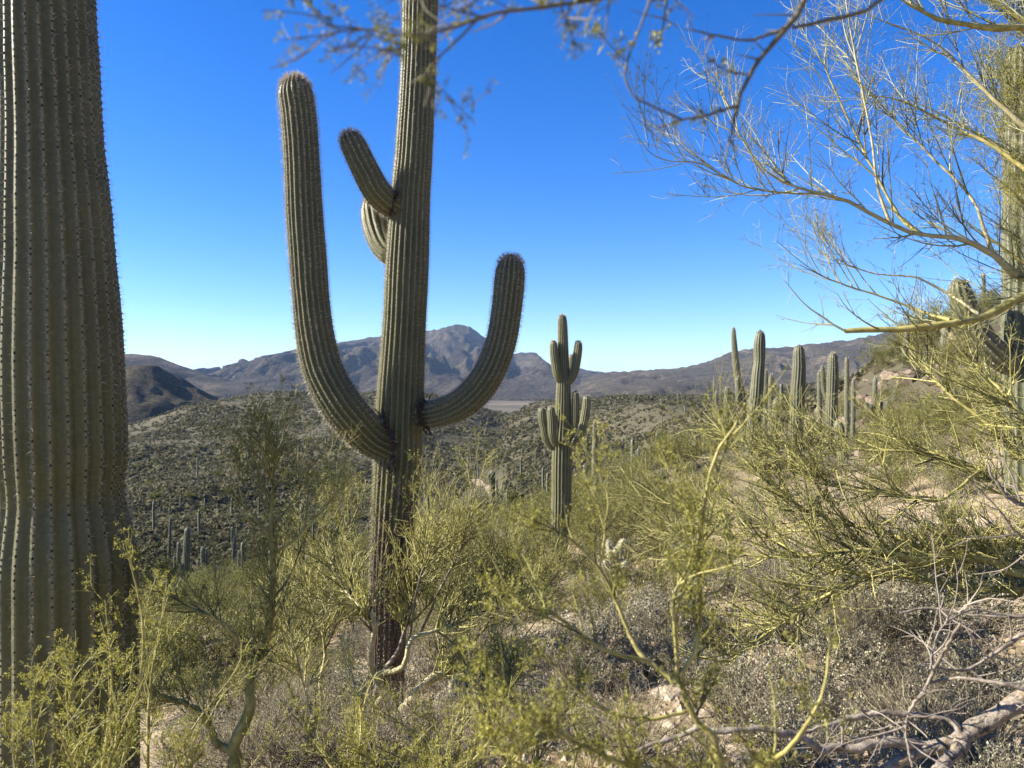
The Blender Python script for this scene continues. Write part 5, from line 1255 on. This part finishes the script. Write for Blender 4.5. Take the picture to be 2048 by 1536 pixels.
def brush_mass():
    g = np.random.default_rng(5)
    N = 74000
    u = g.uniform(0, 1, N)
    y = 70 * (640 / 70) ** (u ** 0.6); x = g.uniform(-0.72, 0.55, N) * y
    keep = ~((np.abs(x + 8) < 7) & (y > 195) & (y < 295) & (np.abs(x + 8) < 6))
    x = x[keep]; y = y[keep]; N = len(x)
    z = H(x, y)
    c = fbm(x / 30, y / 45, 4, 83)
    keep = g.uniform(-0.95, 0.25, N) < c
    x = x[keep]; y = y[keep]; z = z[keep]; c = c[keep]; N = len(x)
    s = g.uniform(0.35, 1.1, N) ** 1.3 * (1.05 + 0.9 * c) * (1 + 0.0012 * y)
    # each shrub a ragged dome of small leafy faces turned outwards
    mb = MB()
    for sel, nl, big in ((y < 150, 20, 0.68), ((y >= 150) & (y < 260), 12, 0.85), (y >= 260, 7, 1.4)):
        x_, y_, z_, s_ = x[sel], y[sel], z[sel], s[sel]; n = len(x_)
        a = g.uniform(0, 2 * np.pi, (n, nl)); e = np.arcsin(g.uniform(0.0, 1.0, (n, nl)))
        n0 = np.stack((np.cos(a) * np.cos(e), np.sin(a) * np.cos(e), np.sin(e)), -1)
        rad = s_[:, None, None] * g.uniform(0.55, 1.0, (n, nl, 1))
        pos = (np.stack((x_, y_, z_), -1)[:, None] + n0 * rad * np.array([0.85, 0.85, 0.8])).reshape(-1, 3)
        nn = norm(n0.reshape(-1, 3) + g.normal(size=(n * nl, 3)) * 0.45)
        u = norm(np.cross(nn, g.normal(size=nn.shape))); v = np.cross(nn, u)
        ss = np.repeat(s_, nl)[:, None] * g.uniform(0.28, 0.5, (n * nl, 1)) * big
        V = np.stack((pos + u * ss, pos - u * ss * 0.6 + v * ss * 0.8, pos - u * ss * 0.5 - v * ss * 0.9), 1).reshape(-1, 3)
        mb.add(V, None, np.arange(n * nl * 3).reshape(-1, 3))
    o = mb.build('desert_brush', M['bushleaf_grey'], None, False, kind='stuff')
    tag(o, 'dense grey-green desert brush covering the valley slopes', 'brush')
brush_mass()

def far_saguaros():
    g = np.random.default_rng(15)
    protos = []
    for v in range(4):
        h = 1.0
        path = spline([(0, 0, -0.05, .036), (0.01 * v, 0, .3, .042), (0.012, 0, .7, .042), (.015, .005, 1.0, .032)], 22)
        t = thing('saguaro_cactus', 'tiny far saguaro pole on the brushy valley slope', 'cactus', (0, 0, 0), 'tiny saguaros on the valley slope')
        stem_part('stem', path, t, 9, 2, 0.15, 90 + v, 1, None, 0, ('saguaro_far', 'spine'), wob=0.02)
        if v == 3:
            t['label'] = 'tiny far saguaro with one raised arm on the brushy valley slope'; t['group'] = 'tiny armed saguaros on the valley slope'
            stem_part('arm', spline([(0, 0, .45, .022), (-.09, 0, .5, .028), (-.11, 0, .6, .028), (-.11, 0, .75, .02)], 14), t, 7, 2, 0.15, 97, 1, None, 0, ('saguaro_far', 'spine'))
        protos.append(t)
    n = 0; first = set()
    while n < 120:
        y = 90 * (480 / 90) ** g.uniform(0, 1); x = g.uniform(-0.55, 0.4) * y
        if n > 95: y = g.uniform(60, 150); x = g.uniform(0.06, 0.36) * y
        v = n % 4; s = g.uniform(3.0, 6.5)
        loc = (x, y, Hs(x, y))
        if v not in first:
            first.add(v); o = protos[v]; o.location = loc; o.scale = (s,) * 3
        else: copy_tree(protos[v], loc, g.uniform(0, 6.28), s)
        n += 1
far_saguaros()

# stones
def rock_mesh(name, seed, flat, material):
    g = np.random.default_rng(seed)
    import bmesh
    bm = bmesh.new()
    bmesh.ops.create_icosphere(bm, subdivisions=2, radius=1.0)
    pl = norm(g.normal(size=(9, 3))); of = g.uniform(0.55, 0.9, 9)
    for v in bm.verts:
        p = np.array(v.co)
        for a, o in zip(pl, of):
            s = p.dot(a)
            if s > o: p = p - a * (s - o)
        p = p * (1 + 0.05 * g.normal())
        v.co = (p[0], p[1] * 0.85, p[2] * flat)
    me = bpy.data.meshes.new(name); bm.to_mesh(me); bm.free()
    me.materials.append(material)
    return me
def stones():
    g = np.random.default_rng(31)
    pale = [rock_mesh('flagstone', 600 + i, 0.32, M['rock_pale']) for i in range(4)]
    dark = [rock_mesh('boulder', 700 + i, 0.7, M['rock']) for i in range(4)]
    spots = [(1440, 1215, 6.2, .16), (1400, 1230, 6.2, .2), (1420, 1310, 5.2, .17), (1470, 1320, 5.0, .13), (1500, 1310, 4.9, .12), (1710, 1265, 5.2, .14), (1740, 1280, 4.9, .15), (1720, 1300, 4.6, .12), (1460, 1180, 7.4, .22), (1080, 1355, 5.6, .2), (1120, 1330, 5.8, .14), (1530, 1330, 4.7, .1), (1900, 1040, 11, .3), (1960, 1070, 9, .25), (1850, 1070, 10, .3)]
    spots = [(P(a, b, c)[0], c, s) for a, b, c, s in spots]
    for _ in range(80):
        y = g.uniform(3.2, 12); spots.append((g.uniform(0.05, 0.6) * y, y, g.uniform(0.05, 0.14)))
    for i, (x, y, s) in enumerate(spots):
        o = bpy.data.objects.new('flagstone', pale[i % 4]); COL.objects.link(o)
        o.location = (x, y, Hs(x, y) + s * 0.05); o.rotation_euler = (g.normal() * .15, g.normal() * .15, g.uniform(0, 6.28)); o.scale = (s, s * g.uniform(.7, 1.2), s)
        w_ = ('large ' if s > .12 else 'small ') + 'flat pale stone ' + ('on the open soil near the dead branch' if y < 5.5 else 'on the open soil up the stony slope'); tag(o, w_, 'stone', w_ + 's')
    bl = []
    for px, py, y, s in ((1640, 925, 34, .9), (1655, 935, 33, .6), (1780, 738, 60, .8), (1765, 752, 58, .7), (1745, 765, 56, .7), (1800, 745, 58, .6), (1820, 760, 54, 1.1), (1730, 770, 57, .9), (1690, 800, 55, .9), (1900, 690, 62, .9), (1930, 670, 64, 1.0), (1955, 650, 68, 1.0), (1915, 710, 58, 1.0)):
        p = P(px, py, y); bl.append((p[0], y, s))
    for _ in range(90):
        y = g.uniform(22, 75); bl.append((g.uniform(0.3, 0.68) * y, y, g.uniform(0.15, 0.6)))
    for _ in range(110):
        y = g.uniform(60, 240); bl.append((g.uniform(-0.55, 0.1) * y, y, g.uniform(0.2, 0.5)))
    for i, (x, y, s) in enumerate(bl):
        o = bpy.data.objects.new('boulder', dark[i % 4]); COL.objects.link(o)
        o.location = (x, y, Hs(x, y) + s * 0.15); o.rotation_euler = (g.normal() * .3, g.normal() * .3, g.uniform(0, 6.28)); o.scale = (s * g.uniform(.8, 1.3), s, s)
        if i == 0: tag(o, 'grey-brown boulder beside the broad rounded saguaro column', 'boulder')
        elif x > 0: w_ = ('large ' if s > .45 else 'small ') + 'weathered brown boulder ' + ('high on the rocky hillside' if y > 50 else 'on the hillside among the saguaro columns'); tag(o, w_, 'boulder', w_ + 's')
        else: tag(o, 'pale boulder among the brush down in the valley', 'boulder', 'boulders in the valley')
stones()

def litter():
    """dry grass, straw and gravel on the near slope"""
    g = np.random.default_rng(41)
    N = 17000
    y = 2.2 + 17 * g.uniform(0, 1, N) ** 1.4; x = g.uniform(-0.55, 0.68, N) * y
    c = fbm(x / 0.7, y / 0.7, 3, 61) > -0.18
    x = x[c]; y = y[c]; N = len(x)
    pos = np.repeat(np.stack((x, y, H(x, y) - 0.005), -1), 3, 0)
    d = norm(g.normal(size=(3 * N, 3)) * np.array([1, 1, .5]) + np.array([0, 0, .45]))
    sd = norm(np.cross(d, g.normal(size=d.shape))) * 0.0022
    V = np.stack((pos + sd, pos - sd, pos + d * g.uniform(0.04, 0.18, (3 * N, 1))), 1).reshape(-1, 3)
    mb = MB(); mb.add(V, None, np.arange(9 * N).reshape(-1, 3))
    tag(mb.build('dry_grass', M['drygrass'], None, False, kind='stuff'), 'dry straw-coloured grass and twig litter on the near slope', 'grass')
    N = 9000
    y = 2.0 + 12 * g.uniform(0, 1, N) ** 1.3; x = g.uniform(-0.3, 0.68, N) * y
    r = g.uniform(0.008, 0.035, N)
    oc = np.array([[1, 0, 0], [0, 1, 0], [-1, 0, 0], [0, -1, 0], [0, 0, .7], [0, 0, -.7]], float)
    V = np.stack((x, y, H(x, y)), -1)[:, None] + oc[None] * r[:, None, None] * (1 + 0.35 * g.normal(size=(N, 6, 1)))
    f = np.array([[0, 1, 4], [1, 2, 4], [2, 3, 4], [3, 0, 4]])
    mb = MB(); mb.add(V.reshape(-1, 3), None, (np.arange(N)[:, None, None] * 6 + f[None]).reshape(-1, 3))
    tag(mb.build('gravel', M['rock_pale'], None, False, kind='stuff'), 'loose tan gravel scattered on the bare soil', 'gravel')
litter()

def cholla(label, px, py, y, h, seed):
    g = np.random.default_rng(seed)
    p = P(px, py, y); z0 = Hs(p[0], p[1])
    zt = p[2]
    t = thing('cholla_cactus', label, 'cactus', (p[0], p[1], z0))
    st = spline([(p[0], p[1], z0 - .05, .03 * h / .5), (p[0] + .02, p[1], (z0 + zt) / 2, .03 * h / .5), (p[0], p[1], zt, .025 * h / .5)], 10)
    mb = MB(); V, Q = tubes(st[None, :, :3], st[None, :, 3], 8); mb.add(V, Q); mb.build('stem', M['cholla_stem'], t)
    for i in range(13):
        b = st[g.integers(6, 10), :3]
        d = norm(g.normal(size=3) * np.array([1, 1, .5]) + np.array([0, -.2, .55]))
        L = h * g.uniform(.22, .5)
        s0 = b + d * h * 0.10 * g.uniform(0, 1.6)
        path = spline([(*s0, h * .055), (*(s0 + d * L * .5), h * .07), (*(s0 + (d + [0, 0, .25]) * L), h * .05)], 12)
        V, Q, T, tone, crest, nr_, dd, LL = ribbed(path, 8, 2, .12, 1.4, 0.02, seed + i)
        mb = MB(); mb.add(V, Q, T); o = mb.build('joint', M['cholla'], t)
        pp, nn, d2, fr = areoles(crest, nr_, dd, LL, h * .035, g)
        v, tt = spine_tris(pp, nn, d2, 6, h * .07, h * .006, g, 1.1)
        mb = MB(); mb.add(v, None, tt); q = mb.build('spines', M['cholla_spine'], o, False, kind='stuff'); q.location = (0, 0, 0)
cholla('pale spiny cholla with a dark stem below the candelabra saguaro', 1222, 1095, 11, .55, 1)
cholla('small pale cholla with knobbly joints low on the ground by dead limbs', 902, 1425, 5.0, .34, 2)

# ------------------------------------------------------------ air
def haze():
    mb = MB()
    x0, x1, y0, y1, z0, z1 = -22000, 22000, -3000, 19000, -110, 430
    V = [(x, y, z) for z in (z0, z1) for y in (y0, y1) for x in (x0, x1)]
    mb.add(V, [(0, 2, 3, 1), (4, 5, 7, 6), (0, 1, 5, 4), (2, 6, 7, 3), (0, 4, 6, 2), (1, 3, 7, 5)])
    m = bpy.data.materials.new('air'); m.use_nodes = True
    nt = m.node_tree; nt.nodes.remove(nt.nodes['Principled BSDF'])
    v = nt.nodes.new('ShaderNodeVolumePrincipled')
    v.inputs['Color'].default_value = (0.45, 0.66, 1.0, 1); v.inputs['Density'].default_value = HAZE
    v.inputs['Anisotropy'].default_value = 0.0
    nt.links.new(v.outputs[0], nt.nodes['Material Output'].inputs['Volume'])
    o = mb.build('haze', m, None, False, kind='stuff')
    tag(o, 'thin blue haze in the air over the desert', 'haze')
HAZE = 0.00004
if HAZE: haze()
